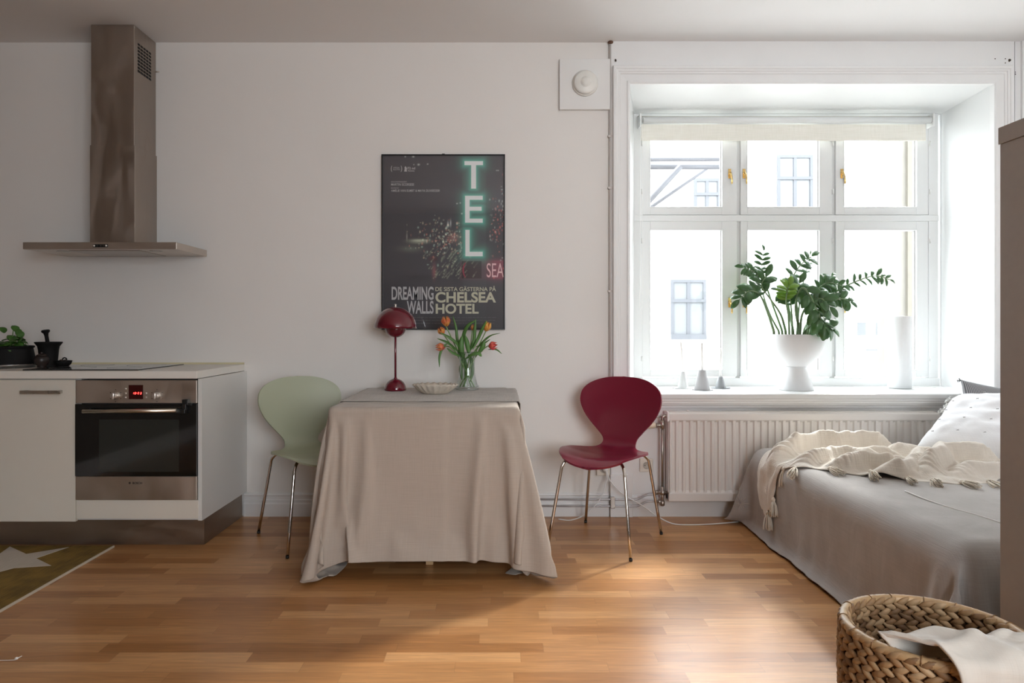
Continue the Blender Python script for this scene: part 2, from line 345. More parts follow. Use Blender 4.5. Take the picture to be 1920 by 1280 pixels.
build('pull_cord', MB().cyl((bw(1196), yb+.01, bzz(217.5)), (bw(1748), yb+.01, bzz(217.5)), .0022, 6), mat('cord_beige', (.5, .48, .40), .6), blind)
ch = [(bw(1199)+.0, yb-.022, bzz(236))] + [(bw(1199)+.0015*math.sin(k), yb-.022, bzz(236+k*30)) for k in range(1, 11)] + [(bw(1197), yb-.025, bzz(582)), (bw(1203), yb-.028, bzz(570))] + [(bw(1203), yb-.03, bzz(560-k*30)) for k in range(0, 11)]
build('bead_chain', MB().tube(crom(ch, 3), .0018, 6), mat('chain_white', (.82, .82, .80), .4), blind)
# ------------------------------------------------------------ outside the window
plaster = mat('facade_plaster', (.86, .86, .85), .9, noise_s=.6, noise_a=.03)
FY = 12.0; FD = FY+D0
struct('trim_20', bx(-16, 26, TW+.2, FY+4, -1.6, -1.5), mat('courtyard_paving', (.55, .54, .52), .9, noise_s=2, noise_a=.06))
fac = thing('opposite_building', (3, FY, -1.5), 'white plastered building across the courtyard seen through the window', 'building')
build('wall', bx(-16, 26, FY, FY+3, -1.5, 8.0), plaster, fac)
greyf = mat('facade_window_grey', (.062, .065, .072), .6); fglass = mat('facade_glass', (.105, .11, .115), .4)
def fwin(a, b, t, u, nx=2, ny=2, tr=.45):
    x0, x1 = (a-PX)*FD/F, (b-PX)*FD/F; z1, z0 = H0-(t-PY)*FD/F, H0-(u-PY)*FD/F
    m_ = MB(); f = .07; m_.box(x0, x0+f, FY-.05, FY, z0, z1); m_.box(x1-f, x1, FY-.05, FY, z0, z1); m_.box(x0, x1, FY-.05, FY, z1-f, z1); m_.box(x0, x1, FY-.09, FY, z0-.05, z0+f)
    xm = (x0+x1)/2; m_.box(xm-f/2, xm+f/2, FY-.045, FY, z0, z1); zm = z1-(z1-z0)*tr; m_.box(x0, x1, FY-.06, FY, zm-f*.5, zm+f*.5)
    o = build('window', m_, greyf, fac); build('pane', bx(x0, x1, FY-.02, FY-.01, z0, z1), fglass, o)
fwin(1257, 1323, 524, 632, tr=.37); fwin(1456, 1523, 291, 400, tr=.4); fwin(1300, 1350, 335, 400)
# side wing, ochre-white render
wing = thing('side_building', (6.0, 6, -1.5), 'pale beige rendered side wing with a downpipe beyond the right window panes', 'building')
wd = 9.0; xw = (1657-PX)*wd/F
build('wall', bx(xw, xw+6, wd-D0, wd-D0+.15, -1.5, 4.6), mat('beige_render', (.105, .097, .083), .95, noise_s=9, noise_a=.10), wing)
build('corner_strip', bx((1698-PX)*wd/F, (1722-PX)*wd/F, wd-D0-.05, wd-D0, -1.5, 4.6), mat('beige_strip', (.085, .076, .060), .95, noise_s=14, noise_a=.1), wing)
# canopy frame outside the upper left pane
cd = 6.0
can = thing('steel_canopy', W(1285, 306, cd), 'grey steel canopy frame with slanting braces beyond the upper left pane', 'canopy')
gst = mat('canopy_grey', (.05, .05, .056), .6)
def bar(p, q, r, nm):
    p, q = Vector(p), Vector(q); build(nm, MB().tube([p, q], r, 4), gst, can)
bar(W(1195, 299, cd), W(1352, 298, cd), .022, 'beam'); bar(W(1195, 312, cd+.3), W(1356, 312, cd+.3), .03, 'beam')
bar(W(1200, 395, cd+.2), W(1276, 312, cd+.2), .028, 'brace'); bar(W(1215, 392, cd+.5), W(1325, 316, cd+.5), .018, 'brace')
bar(W(1120, 305, cd+.15), (W(1120, 305, cd+.15).x, cd+.15-D0, -1.5), .05, 'post'); bar(W(1110, 305, cd+.15), W(1200, 305, cd+.15), .04, 'beam')
# parked van, seen faintly
vd = 11.0; vr = thing('parked_van', W(1630, 760, vd), 'white van parked in the courtyard, faint beyond the lower right pane', 'vehicle')
mb = MB(); pf = [(1583, 760), (1583, 660), (1592, 648), (1602, 600), (1612, 596), (1700, 596), (1720, 760)]
mb.prism([(W(a, b, vd).x, W(a, b, vd).z) for a, b in pf], vd-D0, vd-D0+1.7); build('body', mb, mat('van_white', (.8, .8, .8), .4), vr)
for a, b in ((1606, 1622), (1640, 1652)):
    build('side_window', bx(W(a, 0, vd).x, W(b, 0, vd).x, vd-D0-.02, vd-D0, W(0, 628, vd).z, W(0, 604, vd).z), mat('van_glass', (.20, .21, .22), .3), vr)
build('door_handle', bx(W(1622, 0, vd).x, W(1652, 0, vd).x, vd-D0-.03, vd-D0, W(0, 657, vd).z, W(0, 654, vd).z), mat('van_glass'), vr)
# ------------------------------------------------------------ kitchen
KF = 3.37-D0; KX = -1.4875                                   # front plane and right side of the units
lam = mat('cream_laminate', (.74, .70, .62), .38, noise_s=2, noise_a=.02)
lamw = mat('white_laminate', (.72, .72, .70), .35)
wt_m = mat('worktop_laminate', (.78, .755, .70), .4)
st = steel('brushed_steel', (.56, .50, .44), .38, .2)
st_dark = steel('hood_steel', (.40, .345, .30), .34, .30, (2.2, 2.2, .7))
plin = steel('plinth_metal', (.34, .28, .23), .42, .15, (1, 1, 4))
def kx(px, d=3.37): return (px-PX)*d/F
def kz(py, d=3.37): return H0-(py-PY)*d/F
ov0, ov1 = kx(142), kx(371)
# base units
def unit(x0, x1, lab, door=True):
    t = thing('base_cabinet', ((x0+x1)/2, KF/2, .14), lab, 'cabinet')
    mb = MB(); zt = .842
    if door: mb.box(x0, x1, KF+.02, -.004, .142, zt)
    else:
        mb.box(x0, x0+.016, KF+.02, -.004, .142, zt); mb.box(x0, x1, -.02, -.004, .142, zt); mb.box(x0, x1, KF+.02, -.004, .142, .225)
        mb.box(x1-.001, x1+.018, KF+.005, -.004, .142, zt)
    build('body', mb, lamw, t)
    if door:
        d = build('door', bx(x0+.0015, x1-.0015, KF, KF+.019, .138, .838), lam, t, bevel=.0015)
        h = MB(); hx0, hx1 = x1-.255, x1-.055; h.box(hx0, hx1, KF-.034, KF-.026, kz(737), kz(731))
        for a in (hx0+.012, hx1-.020): h.box(a, a+.010, KF-.03, KF, kz(737), kz(731))
        build('handle', h, steel('handle_steel', (.6, .56, .5), .3, .1), d, bevel=.001)
    else: build('drawer_front', bx(x0+.0015, x1+.0005, KF, KF+.019, kz(972), kz(937)), lam, t, bevel=.0015)
    return t
unit(ov0-.605, ov0, 'cream base cabinet with a bar-handled door, left of the oven')
unit(-2.98, ov0-.607, 'cream base cabinet furthest left under the worktop')
unit(ov0, ov1, 'white cabinet housing the built-in oven, grey-white side panel at right', False)
t = tag(build('kitchen_plinth', MB().box(-2.98, KX+.002, 3.445-D0, 3.463-D0, .001, .138).box(KX-.016, KX+.002, 3.463-D0, -.028, .001, .138), plin), 'dark brushed metal plinth running under the kitchen cabinets', 'plinth')
WTZ = .882
mb = MB(); mb.box(-2.98, KX+.006, KF-.018, -.002, .8445, WTZ)
t = thing('worktop', (-2.3, -.3, .8445), 'cream-white laminate worktop across the kitchen cabinets', 'worktop')
build('slab', mb, wt_m, t, bevel=.002)
build('back_strip', bx(-2.98, KX+.006, -.010, -.002, WTZ, WTZ+.010), mat('yellowed_sealant', (.62, .56, .36), .6), t)
# hob
t = thing('cooktop', (-2.08, -.34, WTZ), 'black glass induction hob set in the worktop above the oven', 'cooktop')
hobg = mat('hob_glass', (.012, .012, .013), .09)
build('glass_plate', bx(-2.375, -1.800, -.575, -.075, WTZ+.0002, WTZ+.005), hobg, t, bevel=.0015)
ringm = mat('hob_ring', (.25, .25, .25), .4)
for (a, b, r) in ((-2.22, -.42, .105), (-1.95, -.42, .08), (-2.22, -.20, .08), (-1.95, -.20, .095)):
    build('cooking_zone', MB().lathe([(r-.002, WTZ+.0052), (r, WTZ+.0056), (r+.002, WTZ+.0052)], (a, b, 0), 40, cap=False), ringm, t)
# oven
ov = thing('built_in_oven', ((ov0+ov1)/2, KF, .24), 'stainless steel built-in oven with black glass door and red clock display', 'oven')
zc1, zc0, zd0, zb0 = kz(712.5), kz(755.5), kz(891.5), kz(936.5)
g = .003
build('housing', bx(ov0+.022, ov1-.02, KF+.012, -.05, .23, .838), mat('oven_housing', (.05, .05, .05), .6), ov)
cp = build('control_panel', bx(ov0+g, ov1-g, KF-.006, KF+.014, zc0, zc1), st, ov, bevel=.002)
def ogx(px): return kx(px, 3.362)
def ogz(py): return kz(py, 3.362)
bglass = mat('oven_black_glass', (.006, .006, .006), .06, coat=.3)
mb = MB(); wx0, wx1, wz1, wz0_ = ogx(186), ogx(336), ogz(786), ogz(884)
for q in ((ov0+g, wx0, zd0, zc0-.004), (wx1, ov1-g, zd0, zc0-.004), (wx0, wx1, zd0, wz0_), (wx0, wx1, wz1, zc0-.004)): mb.box(q[0], q[1], KF-.010, KF+.012, q[2], q[3])
dr = build('door', mb, bglass, ov)
build('door_window', bx(wx0, wx1, KF-.0095, KF-.006, wz0_, wz1), mat('oven_window_glass', (.022, .025, .022), .07, coat=.2), dr)
mb = MB(); mb.tube([(kx(155, 3.322), KF-.048, kz(771, 3.322)), (kx(331, 3.322), KF-.048, kz(769.5, 3.322))], .0095, 20); build('handle', mb, steel('oven_handle_steel', (.75, .68, .58), .3, .1), dr)
mb = MB()
for a in (161, 326): build('handle_mount', MB().cyl((kx(a, 3.322), KF-.044, kz(770, 3.322)), (kx(a, 3.322), KF-.008, kz(770, 3.322)), .007, 12), black_pl, dr)
build('lower_panel', bx(ov0+g, ov1-g, KF-.008, KF+.012, zb0, zd0-.002), st, ov, bevel=.002)
# child lock on the right of the door
lk = MB(); lk.box(ogx(345), ogx(356), KF-.032, KF-.0085, ogz(758), ogz(748)); lk.box(ogx(333), ogx(352), KF-.040, KF-.0105, ogz(774), ogz(765)); lk.box(ogx(345), ogx(353), KF-.034, KF-.0105, ogz(768), ogz(756)); lk.box(ogx(352), ogx(362), KF-.026, KF-.0105, ogz(760), ogz(755))
build('child_lock', lk, black_pl, ov, bevel=.003)
yp = KF-.006
def knob(px, py):
    c = Vector((ogx(px), yp, ogz(py))); mb = MB(); mb.lathe([(.0185, 0), (.0185, .004), (.0165, .006), (.0155, .022), (.013, .025), (.001, .0255)], (0, 0, 0), 28); mb.box(-.003, .003, -.0155, .0155, .022, .030)
    mb.xf(Matrix.Translation(c) @ Matrix.Rotation(PI/2, 4, 'X')); build('knob', mb, mat('knob_silver', (.72, .69, .66), .3, .9), cp, bevel=.0006)
knob(216.5, 741.5); knob(294, 741.5)
for a, b in ((235, 729), (235, 737.2), (235, 745), (273.5, 737.2), (273.5, 745)):
    build('button', MB().lathe([(.0055, 0), (.0055, .003), (.004, .0045), (.001, .0048)], (0, 0, 0), 16).xf(Matrix.Translation((ogx(a), yp, ogz(b))) @ Matrix.Rotation(PI/2, 4, 'X')), mat('knob_silver'), cp)
dp = build('display', bx(ogx(241), ogx(268), yp-.001, yp+.002, ogz(748), ogz(721.5)), mat('display_dark', (.02, .002, .002), .15, emit=(.25, .004, .004), estr=.03), cp)
seg = {'1': 'bc', '0': 'abcdef', '2': 'abged', '3': 'abgcd'}
mb = MB(); cxs = (249.6, 253.6, 259.4, 264.0); hh = .0085; ww = .0044; th = .0011; zc_ = ogz(737)
def sb(x, z, w_, h_): mb.box(x-w_/2, x+w_/2, yp-.0016, yp-.0008, z-h_/2, z+h_/2)
for ch_, cxp in zip('1023', cxs):
    x = ogx(cxp)
    for s_ in seg[ch_]:
        dx, dz, hor = {'a': (0, hh/2, 1), 'g': (0, 0, 1), 'd': (0, -hh/2, 1), 'b': (ww/2, hh/4, 0), 'c': (ww/2, -hh/4, 0), 'e': (-ww/2, -hh/4, 0), 'f': (-ww/2, hh/4, 0)}[s_]
        sk = (dz)*.15; sb(x+dx+sk, zc_+dz, ww*.9 if hor else th, th if hor else hh*.44)
for dz in (-.002, .002): sb(ogx(256.5), zc_+dz, .0012, .0012)
build('clock_digits', mb, mat('led_red', (.3, .01, .01), .5, emit=(1, .035, .03), estr=9), dp)
dkp = mat('print_dark', (.05, .04, .035), .6)
for (cx_, cy_) in ((216.5, 741.5), (294, 741.5)):
    mb = MB()
    for k in range(0, 360, 60):
        a = math.radians(k+90); x = ogx(cx_)+.029*math.cos(a); z = ogz(cy_)+.029*math.sin(a); build('dial_mark', bx(x-.0022, x+.0022, yp-.0006, yp+.001, z-.0018, z+.0018), dkp, cp)
text('lettering', 'BOSCH', ogx(248.5), ogx(266.5), ogz(907.3), ogz(903.2), KF-.0082, dkp, ov, bold=.03)
c = Vector((ogx(243.3), KF-.0086, ogz(905.2)))
mb = MB(); mb.lathe([(.0046, 0), (.0056, 0), (.0056, .0004), (.0046, .0004), (.0046, 0)], (0, 0, 0), 24, cap=False); mb.box(-.0012, .0012, -.0042, .0042, 0, .0004); mb.box(-.0034, -.0022, -.0032, .0032, 0, .0004); mb.box(.0022, .0034, -.0032, .0032, 0, .0004); mb.box(-.003, .003, -.0007, .0007, 0, .0004)
mb.xf(Matrix.Translation(c) @ Matrix.Rotation(PI/2, 4, 'X')); build('emblem', mb, dkp, ov)
# extractor hood
hd = thing('range_hood', (-2.11, -.12, 1.51), 'stainless steel chimney extractor hood over the hob', 'hood')
XC0, XC1, YC = (168.5-PX)*3.737/F, -1.992, 3.737-D0
zs = kz(272, 3.737)
build('upper_chimney', bx(XC0+.004, XC1-.006, YC+.004, -.001, zs-.02, ZC-.002), st_dark, hd, bevel=.001)
build('lower_chimney', bx(XC0, XC1, YC, -.001, 1.546, zs), st_dark, hd, bevel=.001)
hc0, hc1, yc = -2.512, -1.700, 3.603-D0
cz0, cz1 = 1.509, 1.546
mb = MB(); mb.box(hc0, hc1, yc, -.001, cz0, cz1); cn = build('canopy', mb, steel('canopy_steel', (.60, .54, .48), .4, .15, (.3, 1, 1)), hd, bevel=.002)
for a in (-2.36, -1.86):
    build('spot_lamp', MB().lathe([(.001, 0), (.030, 0), (.034, -.003), (.030, -.004), (.026, -.002), (.001, -.002)], (a, yc+.10, cz0), 24), mat('spot_lens', (.6, .58, .54), .3, .5), cn)
build('grease_filter', bx(-2.30, -1.92, yc+.05, -.04, cz0-.003, cz0+.001), steel('filter_steel', (.5, .46, .42), .45, .1, (20, 1, 1)), cn)
cxh = kx(187.5, 3.60); mb = MB(); mb.box(cxh-.040, cxh+.040, yc-.002, yc+.002, 1.519, 1.535)
sw = build('switch_panel', mb, black_pl, cn, bevel=.006)
for k in range(5):
    build('switch', MB().lathe([(.0052, 0), (.0052, .002), (.001, .0026)], (0, 0, 0), 14).xf(Matrix.Translation((cxh-.032+.016*k, yc-.002, 1.527)) @ Matrix.Rotation(PI/2, 4, 'X')), mat('switch_button', (.75, .72, .68), .4) if k in (0, 4) else black_pl, sw)
mb = MB(); xg = XC1-.0055                                     # punched slots in the right side of the chimney
for i in range(5):
    for j in range(9):
        y = -.205+i*.030+.004; z = 2.665-j*.0185
        if z < 2.5: continue
        mb.box(xg-.001, xg+.0006, y, y+.023, z-.0055, z+.0055)
build('vent_slots', mb, mat('slot_dark', (.01, .01, .01), .8), hd)
build('mounting_screw', MB().cyl((XC1-.006, -.004, 2.585), (XC1+.014, -.004, 2.585), .004, 8), st, hd)
# ------------------------------------------------------------ things on the worktop
iron = mat('cast_iron', (.006, .0055, .0055), .7, spec=.2)
def wd_(py): return (H0-WTZ)*F/(py-PY)                        # depth of a worktop point
t = thing('mortar', ((91-PX)*3.70/F, 3.70-D0, WTZ), 'black cast iron mortar with flared rim on the worktop', 'mortar')
R = 3.70/F; x0, y0 = t.location.x, t.location.y
build('bowl', MB().lathe([(.001, .0005), (.050, .0005), (.052, .006), (.043, .016), (.042, .02), (.048, .09), (.052, .112), (.064, .128), (.067, .134), (.064, .136), (.046, .126), (.040, .06), (.001, .03)], t.location, 36), iron, t)
p = thing('pestle', (x0, y0, WTZ+.035), 'black iron pestle standing in the mortar', 'pestle')
a = Vector((x0+.012, y0, WTZ+.035)); b_ = W(85, 618, 3.70); ax = b_-a
mb = MB(); prof = [(0, .004), (.06, .020), (.10, .019), (.16, .0105), (.30, .010), (.80, .0095), (.88, .012), (.93, .020), (.97, .021), (.995, .017), (1.0, .004)]
mb.tube([a+ax*u for u, _ in prof], [r for _, r in prof], 20); build('rod', mb, iron, p)
d = 3.645; t = thing('lidded_pot', ((78-PX)*d/F, d-D0, WTZ), 'small round dark pot in front of the mortar, at its left', 'pot')
build('body', MB().lathe([(.001, .0005), (.020, .0005), (.022, .004), (.020, .009), (.032, .022), (.0375, .042), (.033, .056), (.024, .064), (.001, .064)], t.location, 32), mat('dark_clay', (.022, .014, .012), .4), t)
build('lid', MB().lathe([(.026, .063), (.026, .066), (.016, .071), (.007, .074), (.005, .077), (.008, .082), (.001, .084)], t.location, 24), mat('dark_clay'), t)
d = 3.70; t = thing('small_bowl', ((119-PX)*d/F, d-D0, WTZ), 'small black iron bowl beside the mortar, at its right', 'bowl')
build('bowl', MB().lathe([(.001, .0005), (.022, .0005), (.024, .004), (.036, .016), (.042, .034), (.040, .035), (.034, .018), (.001, .010)], t.location, 30), iron, t)
build('ring_handle', MB().tube([t.location+Vector((.006+.011*math.cos(k*PI/8), 0, .040+.010*math.sin(k*PI/8))) for k in range(-2, 11)], .0035, 8), iron, t)
for k in range(4): build('dried_pod', MB().lathe([(.001, -.006), (.007, -.003), (.008, .002), (.001, .007)], t.location+Vector((-.018+.011*k, .006*(-1)**k, .034)), 10), mat('dried_pod', (.03, .018, .012), .6), t)
# basil
leafg = mat('basil_leaf', (.045, .13, .018), .45, noise_s=30, noise_a=.25)
d = 3.66; pc = Vector(((18-PX)*d/F, d-D0, WTZ))
t = thing('plant_saucer', pc, 'round steel plate under the black herb pot', 'plate')
build('plate', MB().lathe([(.001, .0005), (.095, .0005), (.120, .006), (.136, .016), (.139, .018), (.136, .0195), (.118, .010), (.001, .005)], pc, 48), steel('plate_steel', (.7, .68, .66), .25, .1), t)
t = thing('potted_basil', pc+Vector((0, 0, .006)), 'green basil growing in a black pot on a steel plate', 'plant')
pb = pc+Vector((0, 0, .0062))
build('pot', MB().lathe([(.001, 0), (.120, 0), (.122, .004), (.108, .090), (.106, .096), (.112, .100), (.114, .106), (.110, .110), (.100, .108), (.098, .088), (.001, .085)], pb, 48), iron, t)
build('soil', MB().lathe([(.097, .086), (.06, .092), (.001, .094)], pb, 24), mat('soil', (.03, .02, .012), .95), t)
def leaf(mb, base, direc, up, l, wid, curl=.25, n=7, cup=.25, tip=1.0, shape=None):
    """a leaf blade: midrib from base along direc, folded along the midrib and curling"""
    t_ = Vector(direc).normalized(); u_ = (Vector(up)-t_*Vector(up).dot(t_)); u_ = u_.normalized() if u_.length > 1e-4 else t_.orthogonal().normalized(); s_ = t_.cross(u_)
    rows = []
    for i in range(n+1):
        q = i/n; wv = (math.sin(PI*q**.85)**.8 if shape is None else shape(q))*wid/2; wv = max(wv, .0004)
        c_ = Vector(base)+t_*(l*math.sin(q*curl*1.5)/(curl*1.5) if curl > .01 else l*q)-u_*(l*(1-math.cos(q*curl*1.5))/(curl*1.5) if curl > .01 else 0)
        rows.append([c_-s_*wv+u_*wv*cup, c_, c_+s_*wv+u_*wv*cup])
    return mb.grid(rows)
stem_g = mat('stem_green', (.10, .20, .04), .5)
mb = MB(); stems = MB()
for k in range(11):
    a = random.uniform(0, 2*PI); r = random.uniform(.01, .07); b0 = pb+Vector((r*math.cos(a), r*math.sin(a), .09))
    tp = b0+Vector((math.cos(a)*random.uniform(.01, .05), math.sin(a)*.03, random.uniform(.035, .09)))
    stems.tube([b0, (b0+tp)/2+Vector((.004, 0, 0)), tp], .002, 6)
    for j in range(8):
        an = a+j*PI/2.3+random.random(); q = b0.lerp(tp, .35+.65*j/8); dr_ = Vector((math.cos(an), math.sin(an), random.uniform(-.2, .7)))
        leaf(mb, q, dr_, (0, 0, 1), random.uniform(.038, .062), random.uniform(.028, .042), .9, 6, -.3)
for (px, py, l) in ((30, 612, .055), (38, 622, .06), (36, 618, .05), (8, 615, .05), (22, 630, .06)):
    leaf(mb, W(px-8, py-2, 3.62), (.6, -.3, .1), (0, -.4, 1), l, l*.7, 1.6, 8, -.35)
stems.tube([pb+Vector((.03, -.03, .09)), W(24, 625, 3.62), W(26, 612, 3.62)], .0025, 6)
build('stems', stems, stem_g, t); build('leaves', mb, leafg, t, fixn=False)
# rug
rz = .009
t = thing('rug', (-2.35, -1.4, 0), 'flat woven mustard rug with a white star in front of the kitchen units', 'rug')
rx0, rx1, ry1, ry0 = -2.72, -1.922, 3.405-D0, 1.60-D0
build('pile', bx(rx0, rx1, ry0, ry1, .0005, rz), weave('rug_mustard', (.27, .165, .03), (.15, .09, .016), 900, .4, .95, 0), t)
build('edge_binding', MB().box(rx1, rx1+.006, ry0, ry1, .0005, rz+.001).box(rx0-.006, rx0, ry0, ry1, .0005, rz+.001), mat('rug_edge', (.62, .56, .45), .9), t)
starm = weave('rug_star', (.55, .50, .42), (.64, .58, .50), 900, .4, .95, 0)
def star(pts, nm='star_motif'):
    n = len(pts); c_ = Vector((sum(p[0] for p in pts)/n, sum(p[1] for p in pts)/n)); mb = MB()
    v = [(c_.x, c_.y, rz+.0012)]+[(p[0], p[1], rz+.0012) for p in pts]+[(p[0], p[1], rz-.001) for p in pts]
    mb.add(v, [(0, 1+i, 1+(i+1) % n) for i in range(n)]+[(1+i, 1+n+i, 1+n+(i+1) % n, 1+(i+1) % n) for i in range(n)]); return build(nm, mb, starm, t)
tips = [(-2.425, 3.387), (-2.127, 3.378), (-2.042, 3.116), (-2.285, 2.93), (-2.52, 3.10)]
inn = [(-2.267, 3.276), (-2.179, 3.216), (-2.19, 3.085), (-2.36, 3.05), (-2.385, 3.235)]
pts = [];
for a, b in zip(tips, inn): pts += [(a[0], a[1]-D0), (b[0], b[1]-D0)]
star(pts)
star([(-2.33+(.25 if k % 2 == 0 else .10)*math.cos(.5+k*PI/5), -1.62+(.25 if k % 2 == 0 else .10)*math.sin(.5+k*PI/5)) for k in range(10)])
# thin white string end on the floor, lower left
mb = MB(); q = [W(-60, 1242, 2.24), W(-20, 1239, 2.245), W(14, 1238, 2.247), W(30, 1236, 2.25)]; q = [Vector((v.x, v.y, .002)) for v in q]
mb.tube(crom(q, 4), .0012, 6); t = thing('string', q[-1], 'thin white string with a small knot lying on the oak floor at lower left', 'string'); build('cord', mb, mat('string_white', (.75, .72, .68), .8), t)
build('knot', MB().lathe([(.001, -.004), (.005, -.002), (.006, .002), (.001, .005)], q[-1]+Vector((.002, 0, .0045)), 10).tube([q[-1]+Vector((.002, 0, .004)), q[-1]+Vector((.010, .014, .006))], .0016, 6), mat('string_white'), t)
# ------------------------------------------------------------ chairs
def interp(tab, q):
    for (a, va), (b, vb) in zip(tab, tab[1:]):
        if q <= b: return va+(vb-va)*(q-a)/(b-a) if b > a else vb
    return tab[-1][1]
def chair(loc, front, shell_m, label, grp=None):
    rz_ = math.atan2(front[0], -front[1])                     # local front is -Y
    t = thing('dining_chair', loc, label, 'chair', rz=rz_)
    # centre line of the ply shell: (y, z, halfwidth)
    P = [(-.245, .428, .0), (-.243, .430, .045), (-.232, .434, .100), (-.205, .440, .150), (-.16, .446, .190), (-.10, .449, .215), (-.04, .448, .224), (.02, .445, .216), (.07, .442, .190),
         (.11, .442, .150), (.145, .446, .115), (.175, .456, .098), (.196, .475, .092), (.207, .500, .100), (.214, .535, .130), (.220, .580, .172), (.226, .625, .205), (.234, .680, .228),
         (.244, .730, .226), (.252, .765, .205), (.258, .790, .172), (.263, .810, .125), (.266, .822, .070), (.267, .827, .0)]
    C = crom([(0, y, z) for y, z, _ in P], 4); Wd = [v.x for v in crom([(w_, 0, 0) for _, _, w_ in P], 4)]
    rows = []; n = len(C); m_ = 22
    for i, c_ in enumerate(C):
        tg = (C[min(i+1, n-1)]-C[max(i-1, 0)]).normalized(); nr = Vector((0, -tg.z, tg.y))  # towards sitter
        hw = max(Wd[i], .0006); back = min(1, max(0, (c_.z-.46)/.1))
        row = []
        for k in range(m_+1):
            u = -1+2*k/m_; x = u*hw; cv = (.028*(1-back)*(x/.224)**2*(1.0 if c_.y > -.2 else .6) + back*.040*(x/.228)**2)
            if back < .01: cv -= .010*max(0, 1-abs(c_.y+.02)/.2)
            dip = -.018*max(0, (-.17-c_.y)/.075)**1.5*(1-back)*(1-.2*u*u)
            row.append(Vector((x, c_.y, c_.z+dip))+nr*cv)
        rows.append(row)
    sh = build('seat_shell', MB().grid(rows), shell_m, t, local=True, solid=.010, bevel=0)
    md = sh.modifiers.new('bevel', 'BEVEL'); md.width = .003; md.segments = 3; md.limit_method = 'ANGLE'; md.angle_limit = 1.0
    # legs
    for sx, sy in ((-1, -1), (1, -1), (1, 1), (-1, 1)):
        foot = Vector((sx*.216, sy*.24, .006)); top = Vector((sx*.165, sy*.185, .395))
        path = [foot]+[foot.lerp(top, q) for q in (.3, .6, .9)]+crom([top, Vector((sx*.150, sy*.168, .424)), Vector((sx*.120, sy*.135, .434)), Vector((sx*.05, sy*.06, .430))], 5)
        if sy > 0: path = [Vector((p.x, p.y, p.z-(.004 if p.z > .41 else 0))) for p in path]
        lg = build('leg', MB().tube(path, .0078, 14), chrome, t, local=True)
        build('foot_cap', MB().cyl(foot+Vector((0, 0, -.0055)), foot+(top-foot)*.018, .0085, 14), black_pl, lg, local=True)
    build('seat_mount', MB().lathe([(.075, .420), (.078, .424), (.078, .432), (.07, .436)], (0, 0, 0), 28), mat('mount_dark', (.05, .05, .05), .4), t, local=True)
    build('stacking_spacer', MB().box(-.012, .012, -.178, -.150, .405, .432), mat('spacer_ivory', (.62, .52, .36), .5), t, local=True, bevel=.003)
    return t
red = mat('oxblood_lacquer', (.18, .007, .027), .30, coat=.25)
green = mat('sage_lacquer', (.40, .43, .31), .42)
chair((.554, -.462, 0), (-.504, -.864), red, 'dark red moulded plywood chair with chrome legs, right of the table')
chair((-.964, -.418, 0), (.574, -.82), green, 'pale sage green moulded plywood chair with chrome legs, left of the table')
# ------------------------------------------------------------ table
TX0, TX1, TY0, TY1, TZ = -.742, .086, -.985, -.105, .738
pine = mat('pine_wood', (.68, .45, .24), .5, noise_s=8, noise_a=.15, stretch=(8, 8, 1))
t = thing('dining_table', ((TX0+TX1)/2, (TY0+TY1)/2, 0), 'square dining table hidden under the linen cloth, one pale pine leg showing', 'table')
build('tabletop', bx(TX0, TX1, TY0, TY1, TZ-.028, TZ), pine, t, bevel=.003)
mb = MB(); mb.box(TX0+.06, TX1-.06, TY0+.05, TY0+.07, TZ-.10, TZ-.028).box(TX0+.06, TX1-.06, TY1-.07, TY1-.05, TZ-.10, TZ-.028).box(TX0+.06, TX0+.08, TY0+.07, TY1-.07, TZ-.10, TZ-.028).box(TX1-.08, TX1-.06, TY0+.07, TY1-.07, TZ-.10, TZ-.028)
build('apron', mb, pine, t)
for a in (TX0+.06, TX1-.10): build('leg', bx(a, a+.04, TY1-.11, TY1-.07, .001, TZ-.10), pine, t)
lx = (806-PX)*3.17/F
build('leg', bx(lx-.017, lx+.017, 3.15-D0, 3.184-D0, .001, TZ-.10), pine, t, bevel=.002)
build('leg', bx(lx-.40, lx-.366, 3.25-D0, 3.284-D0, .001, TZ-.10), pine, t, bevel=.002)
# ------------------------------------------------------------ poster
pt = thing('framed_poster', (-.322, -.012, 1.083), 'black-framed film poster with green neon letters and a night street hanging on the wall', 'poster')
fx0, fx1, fz0, fz1 = W(715.5, 0, 3.962).x, W(947, 0, 3.962).x, W(0, 618, 3.962).z, W(0, 289, 3.962).z
mb = MB(); fw = .007
for q in ((fx0, fx1, fz1-fw, fz1), (fx0, fx1, fz0, fz0+fw), (fx0, fx0+fw, fz0+fw, fz1-fw), (fx1-fw, fx1, fz0+fw, fz1-fw)): mb.box(q[0], q[1], -.020, -.002, q[2], q[3])
build('frame', mb, mat('frame_black', (.012, .012, .013), .35), pt, bevel=.001)
build('hanging_clip', bx((fx0+fx1)/2-.008, (fx0+fx1)/2+.008, -.016, -.003, fz1, fz1+.004), black_pl, pt)
